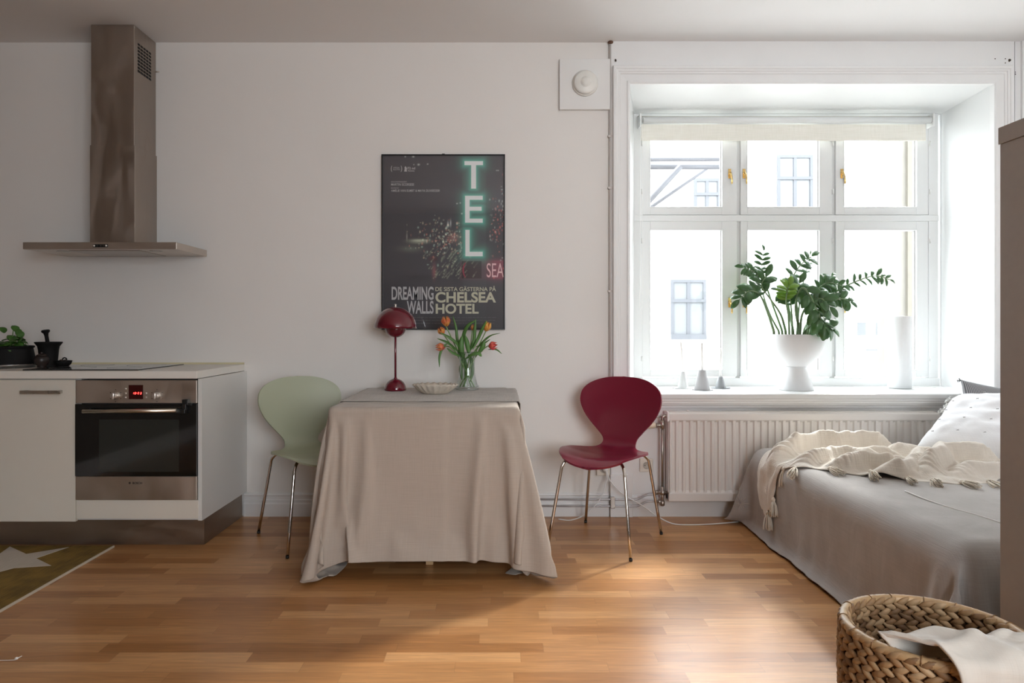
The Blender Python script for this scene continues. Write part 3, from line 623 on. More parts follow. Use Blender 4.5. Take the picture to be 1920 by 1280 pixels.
# the printed picture: a colour grid (night street, neon glow)
nx, nz = 300, 430; X0, X1, Z0, Z1 = fx0+fw-.001, fx1-fw+.001, fz0+fw-.001, fz1-fw+.001
px0, px1, py0, py1 = 718.0, 945.0, 616.0, 291.0
gx = np.linspace(px0, px1, nx); gy = np.linspace(py0, py1, nz); GX, GY = np.meshgrid(gx, gy)
rg = np.random.RandomState(4)
base = np.zeros((nz, nx, 3)); base[:] = (.062, .060, .068)  # ground lifted to grey, carrying the room's reflection in the glazing
base *= (1-.35*np.clip((GY-520)/90, 0, 1))[..., None]
def rect_sd(x0, x1, y0, y1): return np.hypot(np.maximum(np.maximum(x0-GX, GX-x1), 0), np.maximum(np.maximum(y0-GY, GY-y1), 0))
NE = [(871, 905.5, 301.5, 309), (883.5, 892.5, 309, 353), (872, 880.5, 366.5, 417), (880.5, 905, 366.5, 374), (880.5, 903, 387, 394.5), (880.5, 905, 409.5, 417), (872.5, 880.5, 430.5, 480), (880.5, 905, 471.5, 480)]
glow = np.zeros((nz, nx))
for r_ in NE: glow = np.maximum(glow, np.exp(-rect_sd(*r_)/6.0))
slab = ((GX > 867) & (GX < 911)).astype(float)
base += glow[..., None]*np.array((.06, .38, .28))*.9
base += (slab*np.exp(-np.abs(GY-400)/160))[..., None]*np.array((.010, .020, .018))
sg = np.exp(-rect_sd(865, 947, 489, 521)/3.5)*(GX > 862)
base += sg[..., None]*np.array((.16, .012, .03))*np.clip((GX-900)/30, .25, 1)[..., None]
base[(GX > 866) & (GX < 903) & (GY > 489) & (GY < 522)] *= .5
def blob(x, y, sx, sy, c, a=1): 
    base[:] += (a*np.exp(-((GX-x)/sx)**2-((GY-y)/sy)**2))[..., None]*np.array(c)
for _ in range(260):                                          # street lights and reflections
    x = rg.normal(835, 30); y = rg.normal(447, 22)
    if not (720 < x < 866 and 395 < y < 520): continue
    c = [(.30, .33, .26), (.30, .10, .07), (.20, .30, .24), (.32, .27, .18)][rg.randint(4)]
    blob(x, y, rg.uniform(.5, 1.6), rg.uniform(.5, 2.2), c, rg.uniform(.3, 1.3))
for _ in range(80):
    x = rg.uniform(918, 945); y = rg.normal(420, 32); blob(x, y, rg.uniform(.5, 1.3), rg.uniform(.6, 2.4), [(.3, .32, .30), (.42, .08, .06), (.42, .10, .08)][rg.randint(3)], rg.uniform(.4, 1.2))
for _ in range(90):
    x = rg.normal(838, 22); y = rg.uniform(470, 522); l = rg.uniform(4, 12); blob(x, y, 1.2, 1.2, (.12, .14, .09), .6)
    for k in range(6): blob(x+k*l/9, y-k*l/7, .9, .9, (.10, .12, .08), .5)
blob(786, 452, 17, 4, (.22, .24, .17)); blob(786, 450, 14, 2, (.18, .2, .15)); blob(770, 466, 20, 6, (.06, .07, .05)); blob(763, 443, 1, 7, (.2, .2, .18))
blob(840, 420, 1.5, 5, (.35, .38, .38)); blob(845, 418, 1.2, 6, (.35, .38, .38)); blob(850, 445, 10, 8, (.16, .06, .05))
for (x, y, s_) in ((785, 308, 2), (802, 307, 1.3), (776, 308, 1), (775, 293, 2), (760, 293, 1.4), (931, 319, 1), (934, 319, 1.2), (941, 355, 1.2), (863, 380, 1.2), (857, 381, 1.4), (866, 400, 1.4)): blob(x, y, s_, s_*.8, (.42, .44, .42))
blob(813, 485, 8, 5, (-.02, -.03, -.03)); blob(812, 484, 6, 4, (.06, .01, .01)); blob(814, 508, 3.5, 13, (.15, .03, .03)); blob(814, 474, 2.5, 3, (.0, -.02, -.02)); blob(760, 545, 60, 22, (-.008, -.008, -.008))
for (x, y, sx_, sy_, a_) in ((860, 512, 16, 22, -.02), (790, 520, 40, 6, -.012)): blob(x, y, sx_, sy_, (a_, a_, a_))
base = np.clip(base*(1.25, 1.25, 1.25)-(.014, .014, .014), .010, 1)
vx = X0+(GX-px0)/(px1-px0)*(X1-X0); vz = Z0+(GY-py0)/(py1-py0)*(Z1-Z0)
ploc = pt.location; V = np.stack([vx-ploc.x, np.full_like(vx, -.010-ploc.y), vz-ploc.z], -1).reshape(-1, 3)
idx = np.arange(nx*nz).reshape(nz, nx); Fq = np.stack([idx[:-1, :-1], idx[:-1, 1:], idx[1:, 1:], idx[1:, :-1]], -1).reshape(-1, 4)
me = bpy.data.meshes.new('poster_print'); me.from_pydata(V.tolist(), [], Fq.tolist())
ca = me.color_attributes.new('print', 'FLOAT_COLOR', 'POINT'); cc = np.ones((nx*nz, 4), np.float32); cc[:, :3] = base.reshape(-1, 3); ca.data.foreach_set('color', cc.ravel())
pm = mat('poster_paper', (.03, .03, .03), .5); nd = pm.node_tree.nodes.new('ShaderNodeVertexColor'); nd.layer_name = 'print'; pm.node_tree.links.new(nd.outputs[0], pm.node_tree.nodes['Principled BSDF'].inputs['Base Color'])
me.materials.append(pm); o = bpy.data.objects.new('poster_print', me); COL.objects.link(o); o.parent = pt
def pX(px): return X0+(px-px0)/(px1-px0)*(X1-X0)
def pZ(py): return Z0+(py-py0)/(py1-py0)*(Z1-Z0)
inkw = mat('ink_neon', (.88, .92, .92), .5); inkg = mat('ink_grey', (.50, .50, .51), .5); inkc = mat('ink_cream', (.58, .57, .43), .5); inkp = mat('ink_pink', (.85, .55, .57), .5)
def letter(rs, nm='neon_letter'):
    mb = MB()
    for a, b, c_, d_ in rs: mb.box(pX(a), pX(b), -.0108, -.0102, pZ(d_), pZ(c_))
    build(nm, mb, inkw, pt, bevel=.0)
letter(NE[:2]); letter(NE[2:6]); letter(NE[6:])
YT = -.0102
def ptx(body, a, b, c_, d_, m_, bold=0): return text('lettering', body, pX(a), pX(b), pZ(d_), pZ(c_), YT, m_, pt, bold, .0005)
ptx('DREAMING', 734.5, 813, 537, 562, inkg, .022); ptx('WALLS', 763, 813, 563.5, 588, inkg, .022)
ptx('DE SISTA GÄSTERNA PÅ', 816.5, 930, 535.5, 545.5, inkc, .012); ptx('CHELSEA', 816.5, 930, 547, 567, inkc, .030); ptx('HOTEL', 817, 897.5, 569, 588, inkc, .030)
ptx('SEA', 912.5, 944.5, 493, 519.5, inkp, .0); ptx('(', 867, 874, 492, 520, mat('ink_red', (.30, .03, .06), .5), .01)
ptx('MARTIN SCORSESE', 733.5, 776.5, 343, 347.5, inkg, .004); ptx('AMÉLIE VAN ELMBT & MAYA DUVERDIER', 733.5, 825, 353.5, 359, inkg, .004)
ptx('EXECUTIVE PRODUCENT', 733.5, 763, 339.2, 341.5, inkg); ptx('EN FILM AV', 733.5, 748, 350.7, 353, inkg)
ptx('(        )', 733, 754, 310, 321.5, inkg, .03); ptx('OFFICIAL', 737.5, 749.5, 312.5, 315, inkg); ptx('SELECTION', 737, 750, 316, 318.3, inkg)
ptx('72 nd', 764, 778.5, 312.5, 317, inkg, .02); ptx('Panorama', 765, 777, 318, 321, inkg, .01)
mb = MB(); bear = [(758, 321), (759, 316), (758.5, 313.5), (760, 311), (761.5, 312), (762.5, 314.5), (764, 314), (763, 316), (762.5, 318.5), (763.5, 321)]
mb.prism([(pX(a), pZ(b)) for a, b in bear], -.0108, -.0102); build('festival_emblem', mb, inkg, pt)
mb = MB(); rg2 = random.Random(3)
for row in range(3):
    x = 736
    while x < 926:
        l = rg2.uniform(2, 8); mb.box(pX(x), pX(x+l), -.0106, -.0102, pZ(595.2+row*5.5), pZ(594.4+row*5.5)); x += l+rg2.uniform(1, 2.5)
build('credit_lines', mb, mat('ink_dim', (.10, .10, .10), .5), pt)
build('glazing', bx(X0, X1, -.0150, -.0140, Z0, Z1), thin_glass('poster_glazing', (1, 1, 1), 1.0), pt)
# ------------------------------------------------------------ air valve by the window
av = thing('air_vent', W(1097, 156, 3.96), 'square white wall ventilation plate with round disc valve, left of the window top', 'vent')
vx0, vx1, vz0, vz1 = W(1049, 0, 3.955).x, W(1144, 0, 3.955).x, W(0, 205, 3.955).z, W(0, 110, 3.955).z
build('plate', bx(vx0, vx1, -.026, -.001, vz0, vz1), mat('vent_white', (.78, .775, .76), .45), av, bevel=.003)
c = W(1097.5, 155, 3.94); M4 = Matrix.Translation((c.x, -.026, c.z)) @ Matrix.Rotation(PI/2, 4, 'X')
build('valve_collar', MB().lathe([(.074, 0), (.076, .006), (.070, .012), (.062, .014), (.060, .006), (.060, 0)], (0, 0, 0), 48).xf(M4), mat('vent_ivory', (.76, .75, .71), .4), av)
build('valve_disc', MB().lathe([(.045, .006), (.060, .018), (.068, .022), (.068, .026), (.060, .032), (.035, .034), (.026, .037), (.022, .042), (.001, .043)], (0, 0, 0), 48).xf(M4), mat('vent_ivory'), av)
# ------------------------------------------------------------ cloth, draped by a simulation that runs here and is frozen to plain meshes
def drape(name, verts, nx_, ny_, colliders, frames, mass=.25, stiff=18, bend=.35, quality=7, selfc=False, dist=.006, pin=None, damp=1.0, grav=1.0):
    """verts: ny_*nx_ grid positions. colliders: list of MB. Returns numpy array of settled positions."""
    idx = [(j*nx_+i, j*nx_+i+1, (j+1)*nx_+i+1, (j+1)*nx_+i) for j in range(ny_-1) for i in range(nx_-1)]
    me = bpy.data.meshes.new(name); me.from_pydata([tuple(v) for v in verts], [], idx)
    o = bpy.data.objects.new(name, me); COL.objects.link(o); cols = []
    for mb in colliders:
        cm = bpy.data.meshes.new('c'); cm.from_pydata(mb.v, [], mb.f); c_ = bpy.data.objects.new('c', cm); COL.objects.link(c_)
        c_.modifiers.new('c', 'COLLISION'); c_.collision.thickness_outer = .004; c_.collision.cloth_friction = 12; c_.collision.damping = .2; cols.append(c_)
    md = o.modifiers.new('cloth', 'CLOTH'); s = md.settings; s.quality = quality; s.mass = mass; s.air_damping = damp
    s.tension_stiffness = stiff; s.compression_stiffness = stiff; s.shear_stiffness = stiff*.35; s.bending_stiffness = bend
    s.tension_damping = 8; s.compression_damping = 8; s.shear_damping = 8; s.bending_damping = .6
    s.effector_weights.gravity = grav
    if pin is not None:
        vg = o.vertex_groups.new(name='pin'); vg.add(pin, 1.0, 'REPLACE'); s.vertex_group_mass = 'pin'
    cs = md.collision_settings; cs.use_collision = True; cs.distance_min = dist; cs.collision_quality = 3
    cs.use_self_collision = selfc; cs.self_distance_min = dist*.9
    md.point_cache.frame_start = 1; md.point_cache.frame_end = frames+1
    for f in range(1, frames+1): sc.frame_set(f)
    dg = bpy.context.evaluated_depsgraph_get(); ev = o.evaluated_get(dg); m2 = ev.to_mesh()
    out = np.empty(len(m2.vertices)*3); m2.vertices.foreach_get('co', out); out = out.reshape(-1, 3).copy(); ev.to_mesh_clear()
    for c_ in cols+[o]:
        d_ = c_.data; bpy.data.objects.remove(c_); bpy.data.meshes.remove(d_)
    return out
def gmb(A, nx_, ny_): return MB().grid([[tuple(A[j*nx_+i]) for i in range(nx_)] for j in range(ny_)])
def roundbox(x0, x1, y0, y1, z0, z1, r=.01, n=3):            # a box with softly rounded vertical and top edges
    out = []
    for q in range(n+1):
        a = PI/2*q/n; ins = r*(1-math.cos(a)); z = z1-r+r*math.sin(a); out.append((ins, z))
    mb = MB(); rows = []
    for ins, z in [(0, z0)]+out:
        ring = []
        for cx_, cy_, a0 in ((x1-r, y1-r, 0), (x0+r, y1-r, PI/2), (x0+r, y0+r, PI), (x1-r, y0+r, 3*PI/2)):
            for k in range(n+1):
                a = a0+PI/2*k/n; ring.append((cx_+(r-ins)*math.cos(a), cy_+(r-ins)*math.sin(a), z))
        rows.append(ring)
    mb.grid(rows, closed_v=True); N0 = len(mb.v)-len(rows[0]); mb.f.append(tuple(range(N0, len(mb.v)))); mb.sm.append(False); return mb
linen = weave('linen_cloth', (.42, .36, .305), (.465, .40, .34), 2200, .3, .9, .15)
hx, hb_, hf = .655, .22, .665
cx0, cx1, cy0, cy1 = TX0-hx, TX1+hx, TY0-hf, TY1+hb_-.13
NXc = int((cx1-cx0)/.019); NYc = int((cy1-cy0)/.019)
V0 = [(cx0+(cx1-cx0)*i/(NXc-1), cy0+(cy1-cy0)*j/(NYc-1), TZ+.008+.0015*math.sin(i*.7)*math.cos(j*.9)) for j in range(NYc) for i in range(NXc)]
tb = roundbox(TX0+.004, TX1-.004, TY0+.004, TY1+.0, TZ-.55, TZ-.001, .004)
flo = MB().box(-3, 2, -3, 1, -.2, .002)
pinv = [j*NXc+i for j in range(NYc) for i in range(NXc) if TX0+.03 < V0[j*NXc+i][0] < TX1-.03 and TY0+.03 < V0[j*NXc+i][1]]
import time; _t = time.time()
TC = drape('tablecloth_sim', V0, NXc, NYc, [tb, flo], 75, pin=pinv, bend=1.1)
print('CLOTH', time.time()-_t)
# ironed fold creases
rest = np.array(V0)
for xc, s_ in ((-.575, -1), (-.235, 1)):
    dx = rest[:, 0]-xc; on = rest[:, 1] < TY0+.02
    TC[on, 1] += s_*.0035*np.exp(-np.abs(dx[on])/.035)*np.sign(dx[on]+1e-6)
t = tag(build('tablecloth', gmb(TC, NXc, NYc), linen, solid=.0012, sub=1), 'beige linen tablecloth draped to the floor over the square dining table', 'tablecloth')
# ------------------------------------------------------------ things on the table
TS = TZ+.0075
runm = weave('runner_cloth', (.36, .32, .28), (.47, .42, .375), 1500, .4, .92, .2)
rx_0, rx_1, ry_0, ry_1 = TX0-.004, TX1+.012, 3.205-D0, 3.868-D0
rows = []
for j in range(34):
    y = ry_0+(ry_1-ry_0)*j/33; row = []
    for i in range(64):
        u = i/63; x = rx_0-.045+(rx_1-rx_0+.10)*u; z = TS+.0035+.0022*noise.noise(Vector((x*5, y*11, 0)))+.0015*math.sin(y*95)
        if x > rx_1-.008: e = x-(rx_1-.008); x = rx_1-.008+.012*math.sin(min(e/.012, PI/2)); z -= max(0, e-.006)*1.0
        if x < rx_0+.004: e = (rx_0+.004)-x; x = rx_0+.004-.008*math.sin(min(e/.012, PI/2)); z -= max(0, e-.006)*.9
        row.append((x, y, z))
    rows.append(row)
t = tag(build('table_runner', MB().grid(rows), runm, solid=.003), 'grey-brown woven table runner across the back of the table', 'table runner')
TS2 = TS+.0062
def onT(px, py, z=TS2): d = (H0-z)*F/(py-PY); return Vector(((px-PX)*d/F, d-D0, z))
wine = mat('wine_lacquer', (.125, .004, .014), .10, coat=.6)
c = onT(741.5, 731.5); t = thing('table_lamp', c, 'glossy wine red mushroom table lamp with domed shade on the table runner', 'lamp')
k_ = (c.y+D0)/F
build('base', MB().lathe([(.001, 0), (.0575, 0), (.0595, .003)]+[(.0595*math.cos(a*PI/24), .003+.062*math.sin(a*PI/24)) for a in range(1, 12)]+[(.010, .0655), (.006, .072)], c, 48), wine, t)
build('pole', MB().cyl(c+Vector((0, 0, .062)), c+Vector((0, 0, .355)), .0062, 20), wine, t)
zs0 = (731.5-615.5)*k_                                        # rim of the upper shade
build('lower_shade', MB().lathe([(.006, zs0-.050)]+[(.058*math.sin(a*PI/20), zs0+.004-.055*math.cos(a*PI/20)) for a in range(1, 11)]+[(.058, zs0+.012), (.050, zs0+.015)], c, 48), wine, t)
R1 = .1155; hh1 = .118
dome = [(R1*math.cos(a*PI/30), zs0+hh1*math.sin(a*PI/30)) for a in range(0, 15)]+[(.004, zs0+hh1)]
inner = [(r*.975, zs0+(z-zs0)*.97) for r, z in reversed(dome)]
build('upper_shade', MB().lathe([(R1-.003, zs0-.0005)]+dome+inner, c, 64, cap=False), wine, t)
build('finial', MB().lathe([(.008, zs0+hh1-.002), (.006, zs0+hh1+.004), (.004, zs0+hh1+.006), (.007, zs0+hh1+.011), (.006, zs0+hh1+.015), (.001, zs0+hh1+.017)], c, 20), chrome, t)
# scalloped dish
c = onT(816.5, 737.5); t = thing('scalloped_dish', c, 'small oval cream ceramic dish with a scalloped edge on the table runner', 'dish')
cer = mat('cream_ceramic', (.62, .55, .46), .35, noise_s=40, noise_a=.10)
prof = [(.30, .000), (.52, .0), (.58, .004), (.78, .022), (.93, .040), (1.0, .048), (.985, .050), (.88, .038), (.70, .020), (.50, .010), (.001, .008)]
rows = []
for r, z in prof:
    row = []
    for k in range(144):
        a = 2*PI*k/144; f = 1-.05*(abs(math.cos(11*a)))**.6*min(1, r)**2*1.2+.03; row.append((c.x+.120*r*f*math.cos(a), c.y+.085*r*f*math.sin(a), c.z+z*(1+.05*math.cos(22*a)*r)+.0005))
    rows.append(row)
build('bowl', MB().grid(rows, closed_v=True), cer, t)
# vase and tulips
c = onT(876, 730.5); t = thing('glass_vase', c, 'clear glass vase with flared rim and wide foot holding the tulips', 'vase')
vg = thin_glass('vase_glass', (.93, .96, .95), 1.6)
vp = [(.001, .001), (.060, .001), (.066, .005), (.067, .012), (.058, .030), (.049, .060), (.043, .095), (.041, .130), (.043, .160), (.049, .190), (.0575, .207)]
build('body', MB().lathe(vp+[(.056, .2075)]+[(r-.003, z+(.012 if z < .02 else 0)) for r, z in reversed(vp[2:])]+[(.001, .014)], c, 56, cap=False), vg, t)
build('rim', MB().lathe([(.0575+.0016*math.cos(a*PI/5), .2075+.0016*math.sin(a*PI/5)) for a in range(11)], c, 56, cap=False), thin_glass('rim_glass', (.8, .86, .85), 2.5), t)
DV = c.y+D0
tg = mat('tulip_leaf', (.085, .20, .045), .45, noise_s=12, noise_a=.2, stretch=(1, 1, .2)); ts = mat('tulip_stem', (.17, .30, .09), .45)
def tul(px, py, d, rr, hl, col, tiltv, label, spx, spy, closed=1.0, ctrl=()):
    h = W(px, py, d); ft = c+Vector(((spx-PX)*DV/F-c.x, spy, .017)); mats_ = col
    ax = Vector(tiltv).normalized(); base_ = h-ax*hl*.5; rimp = c+Vector(((spx+px*.0-876)*-.25*DV/F+(px-876)*.30*DV/F, -spy*.5, .19))
    o = thing('tulip', ft, label, 'flower', 'tulips in the vase')
    ctl = [W(a, b_, d2) for a, b_, d2 in ctrl]
    build('stem', MB().tube(crom([ft, ft.lerp(rimp, .55), rimp]+ctl+[base_-ax*.012, base_], 6), .0030, 10), ts, o)
    fl = MB(); q = ax.to_track_quat('Z', 'Y').to_matrix().to_4x4()
    for k in range(6):
        a0 = k*PI/3+(0 if k % 2 else .12); off = .92 if k % 2 else 1.0; rows = []
        for i in range(11):
            s_ = i/10; rad = rr*off*(math.sin(min(1, s_*1.35+.08)*PI/2))**.8*(1-closed*.55*max(0, s_-.55)/.45); z = hl*(s_-.0)
            wa = (.95*math.sin(PI*min(.97, .12+s_*.86))**.6); row = []
            for j in range(7):
                b_ = a0+(j-3)/3*wa*.62; r2 = rad*(1-.04*abs(j-3)/3*0)+(.0015 if k % 2 else 0); row.append((r2*math.cos(b_), r2*math.sin(b_), z-.0025*abs(j-3)*s_))
            rows.append(row)
        fl.grid(rows)
    fl.xf(Matrix.Translation(base_) @ q); build('petals', fl, mats_, o, solid=.0006, fixn=False)
    return o
def petal_mat(name, a, b_):
    m = mat(name, a, .5, sss=.15); nt = m.node_tree; N = nt.nodes; L = nt.links
    tc = N.new('ShaderNodeTexCoord'); n = N.new('ShaderNodeTexNoise'); n.inputs['Scale'].default_value = 55; n.inputs['Detail'].default_value = 3
    mx = N.new('ShaderNodeMix'); mx.data_type = 'RGBA'; mx.inputs[6].default_value = (*a, 1); mx.inputs[7].default_value = (*b_, 1)
    mr = N.new('ShaderNodeMapRange'); mr.inputs[1].default_value = .42; mr.inputs[2].default_value = .6
    L.new(tc.outputs['Object'], n.inputs['Vector']); L.new(n.outputs[0], mr.inputs[0]); L.new(mr.outputs[0], mx.inputs[0]); L.new(mx.outputs[2], N['Principled BSDF'].inputs['Base Color'])
    return m
po = petal_mat('petal_orange', (.62, .13, .05), (.72, .33, .07)); pr = petal_mat('petal_coral', (.66, .08, .07), (.74, .26, .08)); py_ = petal_mat('petal_yellow', (.70, .24, .05), (.80, .45, .08))
ppk = petal_mat('petal_pink', (.64, .05, .075), (.70, .12, .07))
t0_ = onT
tul(836, 602, DV-.03, .027, .058, po, (-.15, -.1, 1), 'orange tulip standing highest at the left of the bouquet', 884, -.01)
tul(827.5, 620, DV-.06, .022, .044, po, (-.5, -.25, .8), 'orange tulip partly behind a broad leaf, just under the topmost one', 889, .02)
tul(825.5, 650.5, DV-.05, .024, .056, pr, (-.95, -.3, -.1), 'coral tulip drooping to the left edge of the bouquet', 890, -.02, ctrl=[(846, 652, DV-.06)])
tul(886, 613, DV+.03, .009, .034, po, (.1, 0, 1), 'small closed tulip bud in the middle of the bouquet', 870, .02)
tul(913.5, 612, DV-.02, .023, .055, py_, (.35, -.1, 1), 'yellow-orange tulip standing high at the right of the bouquet', 868, -.01, .8)
tul(924, 648, DV-.05, .025, .048, ppk, (.95, -.35, .15), 'pink-red tulip leaning out at the right edge of the bouquet', 862, .01, .7)
def blade(pts, wd, cup=.5, dpt=None, mode=0):
    P = crom([W(a, b_, d) for a, b_, d in pts], 7); rows = []; n = len(P)
    for i, p in enumerate(P):
        q = i/(n-1); tg_ = (P[min(i+1, n-1)]-P[max(i-1, 0)]).normalized(); view = Vector((0, -1, 0)) if mode == 0 else Vector((.3, -.5, .8)); s_ = tg_.cross(view).normalized(); nr = s_.cross(tg_)
        w_ = wd/2*max(.03, math.sin(PI*min(1, q*.92+.05)))**.75; rows.append([p-s_*w_-nr*w_*cup, p-s_*w_*.5-nr*w_*cup*.3, p, p+s_*w_*.5-nr*w_*cup*.3, p+s_*w_-nr*w_*cup])
    return MB().grid(rows)
lv = [([(872, 672, DV), (860, 645, DV-.03), (845, 632, DV-.06), (824, 622, DV-.08)], .034, 1), ([(870, 668, DV), (852, 650, DV-.03), (838, 640, DV-.05), (820, 634, DV-.06)], .026, 1),
      ([(866, 660, DV), (858, 640, DV+.02), (855, 615, DV+.02), (849, 592, DV+.03)], .016, 0), ([(868, 665, DV), (868, 635, DV), (876, 612, DV-.02), (892, 600, DV-.03)], .020, 0),
      ([(880, 660, DV), (888, 640, DV-.02), (890, 620, DV), (892, 598, DV)], .020, 0), ([(886, 655, DV-.03), (896, 635, DV-.03), (905, 615, DV-.04), (912, 601, DV-.05)], .018, 0),
      ([(888, 660, DV), (905, 640, DV-.02), (920, 628, DV-.03), (938, 624, DV-.05)], .016, 1), ([(872, 672, DV-.05), (885, 662, DV-.07), (897, 660, DV-.08), (903, 668, DV-.09)], .040, 1),
      ([(842, 642, DV-.05), (831, 650, DV-.06), (824, 668, DV-.06), (824, 688, DV-.06)], .013, 0), ([(868, 668, DV-.02), (850, 660, DV-.05), (838, 652, DV-.06)], .026, 1),
      ([(868, 672, DV-.03), (864, 650, DV-.04), (866, 630, DV-.04)], .034, 0), ([(880, 668, DV-.03), (876, 645, DV-.04), (872, 628, DV-.03)], .026, 0), ([(895, 665, DV-.03), (905, 650, DV-.04), (908, 638, DV-.04)], .026, 0),
      ([(915, 655, DV-.03), (930, 655, DV-.05), (941, 663, DV-.06)], .008, 0), ([(892, 650, DV), (905, 645, DV), (919, 636, DV)], .010, 0), ([(866, 712, DV), (864, 690, DV), (872, 662, DV)], .020, 0), ([(882, 715, DV), (886, 690, DV), (880, 662, DV)], .022, 0), ([(872, 718, DV+.01), (874, 690, DV+.01), (868, 662, DV)], .020, 0)]
bn = [o_ for o_ in COL.objects if o_.name.startswith('tulip') and o_.type == 'EMPTY']
for i, (p_, w_, md_) in enumerate(lv): build('leaf', blade(p_, w_, .45, mode=md_), tg, bn[i % len(bn)], solid=.0006, fixn=False)
# ------------------------------------------------------------ window sill
SZ = .7145
def onS(px, py): d = (H0-SZ)*F/(py-PY); return Vector(((px-PX)*d/F, d-D0, SZ))
hol = [(1280.5, 727.5, 7.5, 31, 21, 'holder_pale', (.66, .68, .68), 'pale grey conical candle holder, leftmost on the window sill', 1276.5, 640, 'white taper candle in the leftmost holder on the sill'),
       (1316.5, 730.5, 11, 37, 20, 'holder_grey', (.45, .45, .46), 'mid grey conical candle holder standing tallest, middle of three on the sill', 1316, 642, 'white taper candle in the middle, tallest holder on the sill'),
       (1351, 727.5, 7.5, 21, 18, 'holder_dark', (.27, .28, .29), 'dark grey conical candle holder, shortest and right of three on the sill', 1351.5, 652, 'white taper candle in the shortest, darkest holder on the sill')]
wax = mat('candle_wax', (.86, .85, .82), .45); wick = mat('wick', (.2, .18, .16), .9)
for px, py, rb, hh, rf, mn, colr, lab, cpx, ctop, clab in hol:
    c = onS(px, py); k = (c.y+D0)/F; m_ = mat(mn, colr, .5); t = thing('candle_holder', c, lab, 'candle holder', 'candle holders on the sill')
    build('cone', MB().lathe([(.001, .001), (rb*1.35*k, .001), (rb*1.3*k, .006), (rb*.62*k, hh*k), (rb*.62*k-.002, hh*k+.001), (rb*.5*k, hh*k-.006), (.001, hh*k-.006)], c, 36), m_, t)
    build('drip_plate', MB().lathe([(.001, .0003), (rf*k*.95, .0003), (rf*k, .003), (rf*k, .0042), (rf*k*.9, .0030), (rb*1.3*k, .0026), (.001, .0026)], c, 40), m_, t)
    p = thing('candle', c+Vector((0, 0, hh*k-.006)), clab, 'candle', 'candles on the sill'); top = Vector((c.x+(cpx-px)*k, c.y, H0-(ctop-PY)*k))
    b0 = c+Vector((0, 0, hh*k-.0055)); build('shaft', MB().tube([b0, b0.lerp(top, .5), b0.lerp(top, .96), top], [.0092*.8, .0085*.8, .0062, .002], 18), wax, p); build('wick', MB().cyl(top-Vector((0, 0, .003)), top+Vector((0, 0, .010)), .0008, 6), wick, p)
c = onS(1492, 730.5); k = (c.y+D0)/F; t = thing('planter', c, 'white goblet-shaped planter on a conical foot, middle of the window sill', 'planter')
plw = mat('planter_white', (.76, .77, .78), .5)
build('foot', MB().lathe([(.001, .0005), (.100, .0005), (.1015, .003), (.0625, .138), (.060, .146), (.001, .146)], c, 64), plw, t)
bp_ = [(.055, .143), (.066, .146), (.090, .162), (.118, .190), (.142, .225), (.156, .262), (.163, .300), (.165, .338)]
build('bowl', MB().lathe(bp_+[(.164, .340), (.160, .338)]+[(r-.006, z+.004) for r, z in reversed(bp_[1:-1])]+[(.001, .152)], c, 72), plw, t)
build('potting_soil', MB().lathe([(.154, .318), (.10, .326), (.001, .330)], c, 30), mat('soil'), t)
zp = thing('zz_plant', c+Vector((0, 0, .326)), 'dark green glossy zamioculcas plant growing in the white sill planter', 'plant')
DP = c.y+D0
gz = mat('zz_leaf', (.040, .125, .030), .32, noise_s=18, noise_a=.2, coat=.2); gy_ = mat('zz_leaf_young', (.16, .32, .03), .38, noise_s=18, noise_a=.2); zst = mat('zz_stem', (.17, .26, .13), .5, noise_s=25, noise_a=.15)
ell = lambda q: max(.02, math.sin(PI*min(1, q*.97+.01)))**.62
